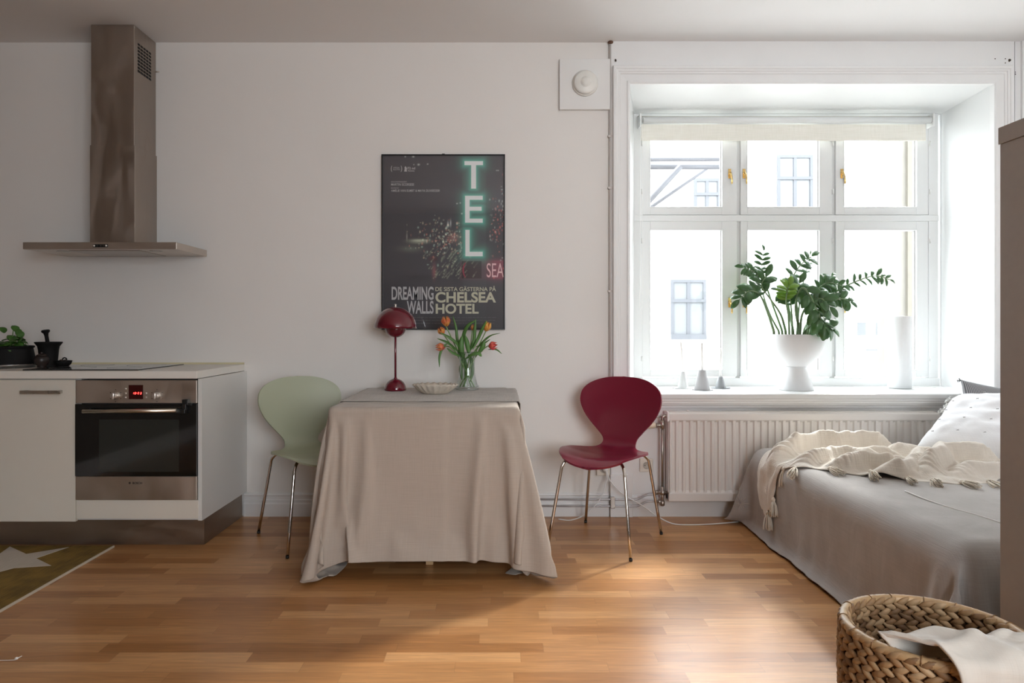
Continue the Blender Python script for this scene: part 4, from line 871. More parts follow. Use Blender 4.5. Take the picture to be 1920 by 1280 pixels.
zs_ = [  # stem polyline (px, py, extra depth), leaf length, leaf width ratio, first leaf fraction, pairs, material, stem radius
 ([(1462, 624, 0), (1444, 590, .0), (1430, 548, .02), (1427, 512, .03), (1432, 470, .03)], .052, .36, .58, 8, gz, .0065),
 ([(1452, 624, -.03), (1438, 582, -.04), (1424, 552, -.06), (1404, 546, -.09), (1386, 562, -.11)], .072, .42, .50, 6, gz, .0085),
 ([(1468, 624, .02), (1450, 575, .02), (1434, 532, .0), (1414, 510, -.02), (1394, 501, -.04)], .048, .42, .62, 6, gz, .007),
 ([(1474, 624, -.02), (1464, 590, -.03), (1444, 560, -.05), (1428, 536, -.06), (1436, 518, -.07)], .080, .40, .62, 4, gz, .008),
 ([(1480, 624, -.06), (1478, 590, -.08), (1474, 566, -.10), (1476, 545, -.12), (1480, 534, -.12)], .058, .55, .55, 6, gy_, .007),
 ([(1488, 624, .03), (1478, 570, .03), (1482, 530, .02), (1500, 498, .02), (1522, 480, .03)], .064, .42, .50, 6, gz, .008),
 ([(1494, 624, .0), (1499, 570, .0), (1506, 530, .03), (1514, 500, .05), (1519, 478, .06)], .036, .22, .66, 5, gz, .006),
 ([(1500, 624, -.05), (1492, 575, -.09), (1504, 540, -.13), (1522, 560, -.17), (1540, 600, -.19), (1550, 612, -.20)], .088, .50, .48, 7, gz, .009),
 ([(1497, 624, -.03), (1494, 575, -.03), (1490, 550, -.05), (1500, 530, -.06)], .078, .45, .62, 4, gz, .009),
 ([(1510, 624, .0), (1522, 575, .0), (1532, 545, .0), (1552, 530, -.02), (1580, 536, -.04)], .062, .38, .48, 7, gz, .0075),
 ([(1514, 624, .04), (1528, 580, .04), (1542, 552, .05), (1555, 532, .06)], .060, .40, .52, 5, gz, .007),
 ([(1518, 624, .0), (1536, 585, .0), (1566, 548, -.01), (1604, 528, -.02), (1640, 517, -.04), (1668, 524, -.05)], .050, .34, .46, 9, gz, .0085),
 ([(1508, 624, -.02), (1530, 590, -.05), (1554, 566, -.07), (1578, 560, -.09), (1594, 566, -.10)], .060, .46, .46, 6, gz, .0075),
 ([(1500, 624, -.06), (1504, 590, -.10), (1520, 566, -.14), (1540, 560, -.17), (1556, 575, -.19)], .074, .46, .40, 6, gz, .008),
 ([(1486, 624, -.02), (1484, 585, -.04), (1480, 560, -.06), (1462, 545, -.08)], .060, .46, .50, 5, gz, .007),
 ([(1505, 624, .05), (1530, 570, .06), (1548, 540, .07), (1560, 520, .08)], .058, .40, .5, 5, gz, .007),
 ([(1505, 624, -.08), (1522, 610, -.12), (1538, 610, -.15), (1560, 618, -.17)], .070, .46, .45, 3, gz, .006)]
rz2 = random.Random(11)
for pts, ll, wr, f0, npair, mt, sr in zs_:
    P = crom([W(a, b_, DP+dd) for a, b_, dd in pts], 8); n = len(P)
    P[0].z = c.z+.318; build('stem', MB().tube(P, [sr*(1-.72*i/(n-1)) for i in range(n)], 10), zst, zp)
    lf = MB()
    for j in range(npair*2+1):
        q = f0+(1-f0)*(j//2)/npair if j < npair*2 else 1.0
        i = min(n-2, int(q*(n-1))); p = P[i].lerp(P[i+1], q*(n-1)-i) if i < n-1 else P[-1]; tg_ = (P[i+1]-P[i]).normalized()
        view = Vector((rz2.uniform(-.35, .35), -1, rz2.uniform(.1, .7))).normalized(); s_ = tg_.cross(view).normalized()*(1 if j % 2 else -1)
        dr_ = (tg_ if j == npair*2 else (tg_*.62+s_*.9+view*rz2.uniform(-.15, .3))); l_ = ll*rz2.uniform(1.05, 1.35)*(1-.25*abs(q-.75)/.5)
        leaf(lf, p, dr_, view+Vector((0, 0, .25)), l_, l_*min(.55, wr*1.12), rz2.uniform(.3, .8), 8, .12, shape=ell)
    build('leaflets', lf, mt, zp, fixn=False, solid=.0007)
c = onS(1687, 727.5); k = (c.y+D0)/F; t = thing('cylinder_lamp', c, 'frosted white glass cylinder lamp at the right end of the window sill', 'lamp')
frost = mat('frosted_glass', (.88, .89, .90), .55)
build('shade', MB().lathe([(.001, .003), (.060, .003), (.068, .004), (.0685, .450), (.0665, .452), (.065, .450), (.0645, .010), (.001, .010)], c, 56), frost, t)
build('base', MB().lathe([(.001, .0003), (.058, .0003), (.058, .003), (.001, .003)], c, 40), sash_white, t)
mb = MB().tube(crom([(c.x+.066, c.y+.0, SZ+.004), (c.x+.13, c.y-.02, SZ+.010), (c.x+.20, c.y-.10, SZ+.012), (c.x+.235, -.062, SZ+.004), (c.x+.25, -.070, SZ-.06), (c.x+.26, -.075, SZ-.20)], 6), .0028, 8)
build('power_cord', mb, mat('cord_white', (.78, .78, .77), .4), t)
# ------------------------------------------------------------ radiator, pipes, sockets
radm = mat('radiator_paint', (.76, .73, .70), .32)
def rX(px, d=3.87): return (px-PX)*d/F
def rZ(py, d=3.87): return H0-(py-PY)*d/F
yr = 3.87-D0; r0, r1 = rX(1254), 2.50; t = thing('radiator', ((r0+r1)/2, yr, rZ(940)), 'long white corrugated panel radiator under the window, half hidden by the bed', 'radiator')
cor = []; x = r0+.006; pit = .0405
while x < r1-.03: cor += [(x, 0), (x+.009, 0), (x+.014, .011), (x+.031, .011), (x+.036, 0)]; x += pit
cor.append((r1-.006, 0)); zlev = [(rZ(924), 0), (rZ(920), 1), (rZ(792), 1), (rZ(788.5), 0)]
build('front_panel', MB().grid([[(x, yr+.004+dd*s_, z) for x, dd in cor] for z, s_ in zlev], smooth=False), radm, t, fixn=False)
build('body', MB().box(r0, r1, yr+.016, -.045, rZ(939), rZ(774)), radm, t, bevel=.004)
build('top_rail', MB().box(r0-.002, r1+.002, yr-.002, -.042, rZ(788.8), rZ(775)), radm, t, bevel=.006); build('bottom_rail', MB().box(r0, r1, yr-.002, -.045, rZ(940), rZ(923.6)), radm, t, bevel=.005)
build('end_cap', MB().box(r0-.010, r0+.002, yr-.006, -.05, rZ(790), rZ(771)), mat('cap_white', (.85, .85, .86), .3), t, bevel=.004)
build('top_grille', MB().box(r0+.01, r1-.01, yr+.02, -.05, rZ(774), rZ(772.2)), radm, t)
build('air_plug', MB().lathe([(.001, .0), (.009, 0), (.009, .006), (.001, .008)], (rX(1292), yr+.03, rZ(772)), 12), radm, t)
pipm = mat('nickel_pipe', (.42, .38, .34), .32, .9); pz = 3.935; yp2 = pz-D0
v = thing('radiator_valve', W(1242, 797, 3.90), 'nickel thermostat valve with ivory head on the riser left of the radiator', 'valve')
vx = rX(1242, 3.90); yv = 3.90-D0
build('riser', MB().cyl((vx, yv, rZ(915, 3.9)), (vx, yv, rZ(790, 3.9)), .0075, 14), pipm, v)
mb = MB(); mb.cyl((vx, yv, rZ(803, 3.9)), (vx, yv, rZ(788, 3.9)), .013, 12); mb.cyl((vx-.038, yv, rZ(797, 3.9)), (vx+.004, yv, rZ(797, 3.9)), .0115, 12); mb.tube(crom([(vx, yv, rZ(788, 3.9)), (vx+.002, yv, rZ(781.5, 3.9)), (vx+.012, yv, rZ(779.5, 3.9)), (r0-.008, yv, rZ(779.5, 3.9))], 4), .009, 12)
mb.cyl((vx-.036, yv, rZ(797, 3.9)), (vx-.026, yv, rZ(797, 3.9)), .015, 6); mb.cyl((vx-.004, yv, rZ(781, 3.9)), (vx-.055, yv, rZ(781.5, 3.9)), .004, 8); build('valve_body', mb, pipm, v)
hv = MB(); hx_ = vx-.038; prof = [(.0, .013), (.008, .017), (.020, .019), (.055, .019), (.072, .017), (.078, .010)]; hv.tube([(hx_-a, yv, rZ(797, 3.9)) for a, _ in prof], [r for _, r in prof], 24); build('thermostat_head', hv, mat('ivory_plastic', (.74, .66, .52), .4), v)
mb = MB(); zc = rZ(923, 3.9); mb.cyl((vx, yv, rZ(948, 3.9)), (vx, yv, rZ(912, 3.9)), .010, 10); mb.cyl((vx-.036, yv, zc), (vx+.038, yv, zc), .0095, 10); mb.lathe([(.001, -.014), (.016, -.012), (.016, .012), (.001, .014)], (vx, yv, zc), 8); mb.cyl((vx, yv, rZ(947, 3.9)), (vx, yv, rZ(939, 3.9)), .014, 6); mb.cyl((vx-.04, yv, zc), (vx-.028, yv, zc), .014, 6); mb.cyl((vx+.028, yv, zc), (vx+.042, yv, zc), .014, 6); mb.cyl((vx-.03, yv, rZ(940, 3.9)), (vx, yv, rZ(940, 3.9)), .008, 8)
build('cross_fitting', mb, pipm, v)
gp = mat('painted_pipe', (.45, .44, .45), .35, .3)
for nm_, (ya, yb_), lb in (('upper', (935.5, 925), 'upper painted heating pipe running along the baseboard to the valve'), ('lower', (948, 938), 'lower painted heating pipe running along the baseboard to the valve')):
    zz = rZ(ya, pz); z2 = rZ(yb_, pz); pth = [(rX(985, pz), yp2-.003, zz), (rX(1100, pz), yp2-.003, zz), (rX(1186, pz), yp2-.006, zz), (rX(1196, pz), yp2-.008, zz+.003), (rX(1212, pz), yp2-.012, z2-.004), (rX(1222, pz), yp2-.014, z2), (vx-.034, yp2-.018, z2)]
    q = [Vector(p) for p in pth]; tag(build('heating_pipe', MB().tube([q[0], q[1]]+crom(q[2:], 4), .0058, 10), gp), lb, 'pipe')
t = thing('pipe_clamp', W(1149, 942, 3.92), 'small metal clamp holding the two heating pipes on the skirting block', 'clamp')
build('strap', bx(rX(1145, 3.92), rX(1153, 3.92), -.064, -.0405, rZ(953, 3.92), rZ(932, 3.92)), pipm, t, bevel=.002)
def sock(px, py, lab):
    k = thing('wall_socket', W(px, py, 3.96), lab, 'socket'); q = W(px, py, 3.955); s_ = .038
    build('cover', bx(q.x-s_, q.x+s_, -.030, -.002, q.z-s_, q.z+s_), mat('socket_ivory', (.74, .70, .62), .4), k, bevel=.004)
    build('recess', MB().lathe([(.021, 0), (.021, .0015), (.019, .0015), (.0185, .0003), (.001, .0003)], (0, 0, 0), 30).xf(Matrix.Translation((q.x, -.030, q.z)) @ Matrix.Rotation(PI/2, 4, 'X')), mat('socket_dark', (.45, .42, .37), .5), k)
    for a in (-.0095, .0095): build('pin_hole', MB().cyl((q.x+a, -.033, q.z), (q.x+a, -.0295, q.z), .0028, 10), black_pl, k)
    return q
q1 = sock(1131, 879, 'ivory wall socket with a white plug in it, behind the red chair'); q2 = sock(1212, 872, 'empty ivory wall socket on the panel left of the radiator')
cw = mat('cord_white', (.78, .78, .77), .4)
def cord(lab, pts, off, nm='power_cord'):
    t = thing(nm, pts[-1], lab, 'cord'); build('cable', MB().tube(crom(pts, 8), .0030, 8), cw, t); pl = MB(); p = Vector(pts[0]); pl.lathe([(.015, 0), (.016, .010), (.011, .024), (.005, .032), (.001, .033)], (0, 0, 0), 18)
    pl.xf(Matrix.Translation((p.x, p.y+.030, p.z)) @ Matrix.Rotation(PI/2, 4, 'X')); build('plug', pl, cw, t)
cord('white flex hanging in a loop from the socket to the floor behind the red chair', [(q1.x+.010, -.062, q1.z), (q1.x+.016, -.072, q1.z-.05), W(1136, 905, 3.90), W(1128, 930, 3.89), W(1112, 952, 3.88), W(1095, 966, 3.87), (W(1070, 0, 3.86).x, 3.87-D0, .004), (W(1048, 0, 3.86).x, 3.89-D0, .004)], 0)
c2 = [(q1.x+.014, -.062, q1.z+.004), (q1.x+.024, -.075, q1.z-.04), W(1147, 905, 3.885), W(1168, 926, 3.87), W(1200, 945, 3.85), (W(1232, 0, 3.84).x, 3.84-D0, .035), (W(1262, 0, 3.80).x, 3.80-D0, .004), (W(1300, 0, 3.78).x, 3.78-D0, .004), (W(1345, 0, 3.80).x, 3.80-D0, .004), (W(1385, 0, 3.84).x, 3.84-D0, .004)]
t = thing('extension_cord', c2[-1], 'white cable running down from the socket and along the floor to under the bed', 'cord'); build('cable', MB().tube(crom(c2, 8), .0034, 8), cw, t)
# ------------------------------------------------------------ bed
def sm_(a, b, t_): t_ = min(1, max(0, (t_-a)/(b-a))); return t_*t_*(3-2*t_)
BX0, BX1, BY0, BY1, BZ = 1.390, 3.03, 2.06-D0, 3.80-D0, .425
bed = thing('bed', ((BX0+BX1)/2, (BY0+BY1)/2, 0), 'low wide bed covered to the floor by a grey-brown spread beside the window', 'bed')
build('bed_base', bx(BX0+.03, BX1, BY0+.03, BY1-.02, .10, .24), mat('bed_base_fabric', (.25, .24, .23), .9), bed)
for a, b in ((BX0+.12, BY0+.12), (BX1-.12, BY0+.12), (BX0+.12, BY1-.12), (BX1-.12, BY1-.12)): build('leg', MB().cyl((a, b, .001), (a, b, .10), .02, 12), black_pl, bed)
mtm = build('mattress', MB().box(BX0+.01, BX1, BY0+.01, BY1-.01, .24, BZ-.005), mat('mattress_fabric', (.6, .6, .58), .9), bed, bevel=.05, seg=4)
sx0, sx1, sy0, sy1 = BX0-.405, BX1-.01, BY0-.43, BY1+.36
NXb = int((sx1-sx0)/.026); NYb = int((sy1-sy0)/.026)
Vb = []
for j in range(NYb):
    for i in range(NXb):
        x = sx0+(sx1-sx0)*i/(NXb-1); y = sy0+(sy1-sy0)*j/(NYb-1)
        z = BZ+.014+.010*noise.noise(Vector((x*3.1, y*2.3, 1.7)))+.004*noise.noise(Vector((x*9, y*6, 4)))
        Vb.append((x, y, z))
bcol = roundbox(BX0, BX1+.05, BY0, BY1, .0, BZ, .075, 6)
wallc = MB().box(BX0-1.5, BX1+1, -.10, .1, -.2, 1.0)
pinb = [j*NXb+NXb-1 for j in range(NYb) if BY0+.05 < Vb[j*NXb][1] < BY1-.05]
flo2 = MB().box(0, 4, -3.4, .6, -.2, .002)
BC = drape('bedspread_sim', Vb, NXb, NYb, [bcol, flo2], 60, pin=pinb, bend=1.2)
def hmap(A, x, y):                                            # height of the spread under a point
    d2 = (A[:, 0]-x)**2+(A[:, 1]-y)**2; k = np.argsort(d2)[:12]; return A[k, 2].max()
sprm = weave('bedspread_cloth', (.37, .345, .325), (.42, .395, .375), 2400, .25, .9, .25)
BCr = BC.copy(); BCr[:, 1] = np.where(BCr[:, 1] > BY1+.048, BY1+.048+.06*(BCr[:, 1]-BY1-.048), BCr[:, 1])
for k in range(len(BCr)):                                     # soft vertical creases on the hanging side, gentle rumples on top
    x, y, z = BCr[k]; q = 1-sm_(BX0-.01, BX0+.05, x); dn = min(1, max(0, (BZ-z)/BZ))
    a = noise.noise(Vector((y*9, z*1.5, 3)))*.9+noise.ridged_multi_fractal(Vector((y*7, z*1.2, 7)), 1, 2, 2, .9, 2)*.5-.5
    BCr[k, 0] -= q*(.004+.016*dn)*a-.0; BCr[k, 2] += (1-q)*(.006*noise.noise(Vector((x*3+y*2, y*5, 1)))+.004*abs(noise.noise(Vector((x*2-y*5, y*2, 6)))))+q*dn*.015*noise.noise(Vector((y*4, 0, 9)))
BCr[:, 2] = np.maximum(BCr[:, 2], .004)
t = tag(build('bedspread', gmb(BCr, NXb, NYb), sprm, solid=.002, sub=1), 'grey-brown cotton bedspread hanging to the floor along the side of the bed', 'bedspread')
# seam piping lying on the spread, embroidered motif on the far corner
seam = [W(1697, 920, 2.75), W(1735, 934, 2.62), W(1780, 948, 2.5), W(1830, 962, 2.4), W(1880, 978, 2.3), W(1940, 996, 2.2)]
sp = [(p.x, p.y, hmap(BC, p.x, p.y)+.0035) for p in seam]
e = build('seam_piping', MB().tube(crom(sp, 6), .0028, 8), mat('piping_white', (.80, .78, .75), .7), t); e['label'] = 'white corded seam'
def side_pt(px, py, d_guess=3.8):                             # nearest spread vertex seen at a pixel, pushed toward the camera
    dd = BCr[:, 1]+D0; qx = PX+BCr[:, 0]*F/dd; qy = PY+(H0-BCr[:, 2])*F/dd; s_ = (qx-px)**2+(qy-py)**2; k = np.argsort(s_)[:6]; k = k[np.argmin(dd[k])]
    p = Vector(BCr[k]); v = (Vector((0, -D0, H0))-p).normalized(); return p+v*.004
c = side_pt(1386, 940); mb = MB()
for k in range(14):
    a = 2*PI*k/14; r = .030 if k % 2 else .045; u_ = Vector((math.cos(a), -.3*math.cos(a), math.sin(a)))
    mb.tube([c+u_*.006, c+u_*r*.6+Vector((0, -.001, 0)), c+u_*r], [.0012, .0016, .001], 5)
e = build('embroidery', mb, mat('embroidery_thread', (.55, .48, .42), .8), t); e['label'] = 'pale stitched star motif'
# ------------------------------------------------------------ pillows
def pillow(name, A, e1, e2, th, m_, lab, wr=.006, n=44, seed=0, cat='pillow', fr=12.0, pinch=.06):
    A, e1, e2 = Vector(A), Vector(e1), Vector(e2); nn = e1.cross(e2).normalized()
    if nn.z < 0 and abs(nn.z) > .2: nn = -nn
    t = thing(name, A+(e1+e2)*.5, lab, cat); rows = []; mb = MB()
    for sgn in (1, -1):
        rows = []
        for i in range(n+1):
            u = -1+2*i/n; row = []
            for j in range(n+1):
                v = -1+2*j/n; pu = u*(1-pinch*(1-v*v)*abs(u)**3*0-pinch*(1-abs(v)**2)*abs(u)**2); pv = v*(1-pinch*(1-abs(u)**2)*abs(v)**2)
                h = max(0, (1-u**4))**.55*max(0, (1-v**4))**.55
                edge = max(abs(u), abs(v)); ws = wr*h**.5*(noise.noise(Vector((u*fr*.35+seed, v*fr*.35, sgn)))*1.6+noise.ridged_multi_fractal(Vector((u*2+seed, v*5+seed, sgn*3)), 1, 2, 3, .9, 2)*.6-.6)
                p = A+e1*(pu*.5+.5)+e2*(pv*.5+.5)+nn*sgn*(th*.5*h)+nn*(ws if sgn > 0 else 0); row.append(p)
            rows.append(row)
        mb.grid(rows)
    o = build('cover', mb, m_, t); b = bmesh.new(); b.from_mesh(o.data); bmesh.ops.remove_doubles(b, verts=b.verts, dist=.0006); bmesh.ops.recalc_face_normals(b, faces=b.faces); b.to_mesh(o.data); b.free()
    return t, nn, o
wh = weave('pillow_cotton', (.78, .78, .79), (.83, .83, .84), 2000, .2, .85, .2)
pA, pE1, pE2 = Vector((2.10, -.52, .475)), Vector((.40, .31, .225)), Vector((.46, -.60, .005))
pl, nn, pobj = pillow('bed_pillow', pA, pE1, pE2, .22, wh, 'large white quilted pillow with fringed corners leaning at the head of the bed', .012, seed=3)
def psurf(u, v):
    h = max(0, 1-u**4)**.55*max(0, 1-v**4)**.55; return pA+pE1*(u*.5+.5)+pE2*(v*.5+.5)+nn*(.11*h+.006*h**.5)
st_m = mat('stitch_grey', (.35, .33, .33), .8)
for i in range(5):
    for j in range(6):
        u = -.72+i*.36; v = -.8+j*.3; c = psurf(u, v)+nn*.003; m_ = MB()
        for a in (0, PI/2): q = pE1.normalized()*math.cos(a+.5)+pE2.normalized()*math.sin(a+.5); m_.tube([c-q*.006, c+q*.006], .0012, 5)
        build('stitch', m_, st_m, pl)
fm = mat('fringe_cotton', (.76, .75, .73), .9)
r3 = random.Random(5)
def curl_tuft(c, r, n, m_, parent, nm='fringe'):
    mb = MB()
    for _ in range(n):
        a = Vector((r3.gauss(0, 1), r3.gauss(0, 1), r3.gauss(0, .8))).normalized(); b = a.orthogonal().normalized()
        mb.tube(crom([c, c+a*r*.5+b*r*.25, c+a*r*.8-b*r*.2+Vector((0, 0, -.2*r)), c+a*r*.9+b*r*.25+Vector((0, 0, -.4*r))], 3), .0022, 5)
    build(nm, mb, m_, parent)
for k in range(7): curl_tuft(pA+pE1*(.97-.02*(k % 2))+pE2*(.0+.035*k)+Vector((0, 0, .008)), .026, 12, fm, pl)
for k in range(4): curl_tuft(pA+pE1*(.94-.07*k)+Vector((0, 0, .006)), .022, 9, fm, pl)
# striped grey pillow behind
sm_ = mat('striped_ticking', (.2, .2, .2), .9); nt = sm_.node_tree; N = nt.nodes; L = nt.links
tc = N.new('ShaderNodeTexCoord'); wv = N.new('ShaderNodeTexWave'); wv.inputs['Scale'].default_value = 42; wv.inputs['Distortion'].default_value = .6; wv.inputs['Detail Scale'].default_value = .6
mp = N.new('ShaderNodeMapping'); mp.inputs['Rotation'].default_value = (0, .12, 0); rp = N.new('ShaderNodeValToRGB'); rp.color_ramp.elements[0].color = (.10, .10, .11, 1); rp.color_ramp.elements[1].color = (.42, .42, .43, 1)
L.new(tc.outputs['Object'], mp.inputs[0]); L.new(mp.outputs[0], wv.inputs['Vector']); L.new(wv.outputs[0], rp.inputs[0]); L.new(rp.outputs[0], N['Principled BSDF'].inputs['Base Color'])
sp_, n2, _o = pillow('scatter_pillow', (2.60, -.20, .47), (-.02, .035, .335), (.44, -.02, -.075), .11, sm_, 'grey striped pillow standing behind the white one against the window wall', .006, seed=9)
curl_tuft(Vector((2.575, -.165, .80)), .020, 4, mat('stripe_cord', (.12, .12, .12), .8), sp_, 'corner_tie')
# ------------------------------------------------------------ throw blanket, crumpled on the bed
NXt, NYt = 190, 110
XE = BX0+.02                                                  # edge of the bed top
def wrap(x, y, h):                                            # lay a point on the bed, letting it hang over the left side
    r = .075; cxw = BX0+r
    if x >= cxw: return Vector((x, y, BZ+.012+h))
    s_ = cxw-x; a = min(s_/r, PI/2-.06); rr = r+.012+h
    p = Vector((cxw-rr*math.sin(a), y, BZ-r+rr*math.cos(a)))
    ex = s_-a*r
    if ex > 0: p += Vector((-.08*ex, -.04*ex, -ex))
    return p
def sm_(a, b, t_): t_ = min(1, max(0, (t_-a)/(b-a))); return t_*t_*(3-2*t_)
near = [(0, -.70), (.08, -.86), (.18, -.97), (.30, -1.06), (.42, -1.13), (.52, -1.09), (.62, -.98), (.72, -.93), (.85, -1.02), (1, -1.06)]
far = [(0, -.36), (.1, -.30), (.3, -.25), (.5, -.27), (.62, -.36), (.72, -.55), (.85, -.74), (1, -.86)]
lft = [(0, 1.43), (.25, 1.39), (.40, 1.20), (.62, 1.13), (.85, 1.17), (1, 1.26)]
ridges = [  # centre line through (x, y) points, height, width
 ([(1.42, -.50), (1.62, -.38), (1.85, -.36), (2.05, -.42)], .080, .055), ([(1.44, -.72), (1.60, -.62), (1.80, -.58), (1.95, -.66)], .050, .045),
 ([(1.52, -.86), (1.68, -.80), (1.86, -.86)], .060, .040), ([(1.60, -1.02), (1.74, -.97), (1.84, -.90), (1.98, -.76), (2.10, -.56)], .055, .042),
 ([(1.90, -.95), (2.02, -.84), (2.12, -.74), (2.30, -.80)], .085, .060), ([(2.0, -.98), (2.2, -.93), (2.5, -.97), (2.7, -1.0)], .045, .05),
 ([(1.72, -.50), (1.80, -.70), (1.92, -.80)], .050, .040), ([(1.98, -.50), (2.05, -.60), (2.12, -.66)], .055, .05), ([(1.40, -.60), (1.30, -.55), (1.18, -.55)], .022, .035), ([(1.40, -.44), (1.30, -.42), (1.18, -.44)], .022, .03)]
rp_ = []
for pts, hgt, wd in ridges:
    c_ = crom([(a, b, 0) for a, b in pts], 10); rp_.append((np.array([(p.x, p.y) for p in c_]), hgt, wd))
def fold(x, y):
    q = np.array((x+.03*noise.noise(Vector((x*7, y*7, 0))), y+.03*noise.noise(Vector((x*7, y*7, 5))))); h = 0
    for P, hgt, wd in rp_:
        d2 = ((P-q)**2).sum(1); k = int(d2.argmin()); e = min(1, min(k, len(P)-1-k)/6+.35); d_ = math.sqrt(d2[k]); h = max(h, hgt*e*math.exp(-(d_/wd)**2*1.1)) if d_ < wd*3 else h
    h *= 1.35; h += .014*(1-abs(noise.noise(Vector((x*9, y*6, 1))))*2.2)+.007*noise.noise(Vector((x*26, y*20, 3)))
    return max(0, h)
Vt = []
for j in range(NYt):
    v = j/(NYt-1)
    for i in range(NXt):
        u = i/(NXt-1); xl = interp(lft, v); x = xl+(2.72-xl)*u**1.05
        uu = (x-1.40)/1.32; yn, yf = interp(near, max(0, uu)), interp(far, max(0, uu)); y = yn+(yf-yn)*v
        y += .010*noise.noise(Vector((u*30, v*3, 8))); x += .012*noise.noise(Vector((v*16, u*3, 2)))
        e = min(v, 1-v, u)*14; h = fold(x, y); hang = 1-sm_(1.36, 1.44, x)
        h = h*(1-.6*hang)*(.30+.70*min(1, e)); p = wrap(x, y, h)
        if hang < .5:                                         # lean the folds over
            g_ = fold(x, y+.01)-fold(x, y-.01); p.y -= h*.35; p.x += h*.15*math.sin(x*9)
        Vt.append(p)
TB = np.array([tuple(p) for p in Vt])
thm = weave('throw_cotton', (.73, .67, .59), (.78, .72, .64), 1800, .9, .95, .35)
th_ = tag(build('throw_blanket', gmb(TB, NXt, NYt), thm, solid=.006, sub=1), 'cream woven throw with tassels lying crumpled across the bed', 'blanket')
tm = mat('tassel_cotton', (.74, .67, .57), .95)
def tassel(c, dirv, l=.085, r=.024):
    c = Vector(c); a = Vector(dirv).normalized(); m_ = MB(); s1 = a.orthogonal().normalized(); s2 = a.cross(s1)
    m_.tube([c-a*.012, c-a*.004, c, c+a*.006, c+a*.012], [.003, .007, .010, .010, .008], 12)
    for k in range(34):
        an = 2*PI*r3.random(); rr = r*math.sqrt(r3.random()); f = s1*math.cos(an)+s2*math.sin(an)
        m_.tube([c+a*.008+f*.005, c+a*l*.35+f*rr*.75, c+a*l*.7+f*rr, c+a*l*r3.uniform(.9, 1.05)+f*rr*1.05], .0022, 5)
    return build('tassel', m_, tm, th_)
def tpt(i, j): return Vector(TB[j*NXt+i])
for j in (4, 22, 40, 58):
    p = tpt(0, j); d_ = Vector((-.10, -.2, -1)) if p.z < BZ-.02 or p.x < BX0+.02 else Vector((-.5, -.7, -.25)); tassel(p+d_.normalized()*.006, d_)
for i in (14, 34, 52, 64, 78, 96):
    p = tpt(i, 0); on = p.z > BZ-.01 and p.x > BX0; d_ = Vector((r3.uniform(-.5, .3), -1, -.08)) if on else Vector((-.1, -.25, -1)); tassel(p+(Vector((0, .004, .010)) if on else Vector((-.01, -.01, 0))), d_, .085, .023)
# ------------------------------------------------------------ tall cabinet at the right edge
wm = mat('taupe_laminate', (.37, .335, .305), .42, noise_s=40, noise_a=.03)
cx0_, cyf, ct = 1.392, 1.903-D0, H0+373*1.903/F
t = thing('tall_cabinet', (cx0_+.3, cyf-.3, 0), 'taupe grey tall cabinet cut by the right edge of the picture', 'cabinet')
build('body', bx(cx0_+.0035, cx0_+.6, cyf-.60, cyf-.003, .001, ct-.047), wm, t, bevel=.001)
build('top_board', bx(cx0_, cx0_+.604, cyf-.604, cyf, ct-.0465, ct), wm, t, bevel=.001)
build('door', bx(cx0_+.004, cx0_+.30, cyf-.622, cyf-.603, .05, ct-.05), wm, t, bevel=.001); build('door', bx(cx0_+.303, cx0_+.60, cyf-.622, cyf-.603, .05, ct-.05), wm, t, bevel=.001)
# ------------------------------------------------------------ basket
HB = .72; RB = .288*HB; bc = Vector((1.455*HB, 2.28*HB-D0, 0)); zr = H0-HB
bk = thing('basket', bc, 'round water hyacinth basket with wrapped rim on the floor beside the bed', 'basket')
bm_ = mat('hyacinth_fibre', (.42, .26, .13), .6); nt = bm_.node_tree; N = nt.nodes; L = nt.links
gi = N.new('ShaderNodeNewGeometry'); rp = N.new('ShaderNodeValToRGB'); e_ = rp.color_ramp.elements; e_[0].color = (.20, .105, .045, 1); e_[1].color = (.60, .41, .23, 1); k = e_.new(.3); k.color = (.36, .20, .09, 1); k = e_.new(.65); k.color = (.47, .29, .14, 1)
L.new(gi.outputs['Random Per Island'], rp.inputs[0]); n = N.new('ShaderNodeTexNoise'); n.inputs['Scale'].default_value = 60; tc = N.new('ShaderNodeTexCoord'); L.new(tc.outputs['Object'], n.inputs['Vector'])
mx = N.new('ShaderNodeMix'); mx.data_type = 'RGBA'; mx.blend_type = 'MULTIPLY'; mx.inputs[0].default_value = .5; L.new(rp.outputs[0], mx.inputs[6]); L.new(n.outputs[0], mx.inputs[7]); L.new(mx.outputs[2], N['Principled BSDF'].inputs['Base Color'])
def brad(z): q = z/zr; return (RB-.010)*(1-.10*(1-q)**2+.03*math.sin(PI*q))
core = MB().lathe([(.001, .004), (brad(0)-.01, .004)]+[(brad(z_)-.0, z_) for z_ in np.linspace(.004, zr-.01, 10)]+[(brad(z_)-.008, z_) for z_ in np.linspace(zr-.01, .012, 10)]+[(.001, .012)], bc, 60, cap=False)
build('inner_core', core, mat('basket_core', (.14, .075, .035), .9), bk)
wv_ = MB(); nr = 13; rh = (zr-.02)/nr; nc = 40
def lump(c, t_, nrm, l, w_, th):
    t_ = t_.normalized(); s_ = nrm.cross(t_); rows = []
    for i in range(7):
        q = i/6; f = max(.05, math.sin(PI*(q*.92+.04)))**.7; cc = c+t_*l*(q-.5)+nrm*th*.6*math.sin(PI*q)
        rows.append([cc+s_*w_*.5*f*math.cos(a*PI/4)+nrm*th*f*math.sin(a*PI/4) for a in range(8)])
    wv_.grid(rows, closed_v=True)
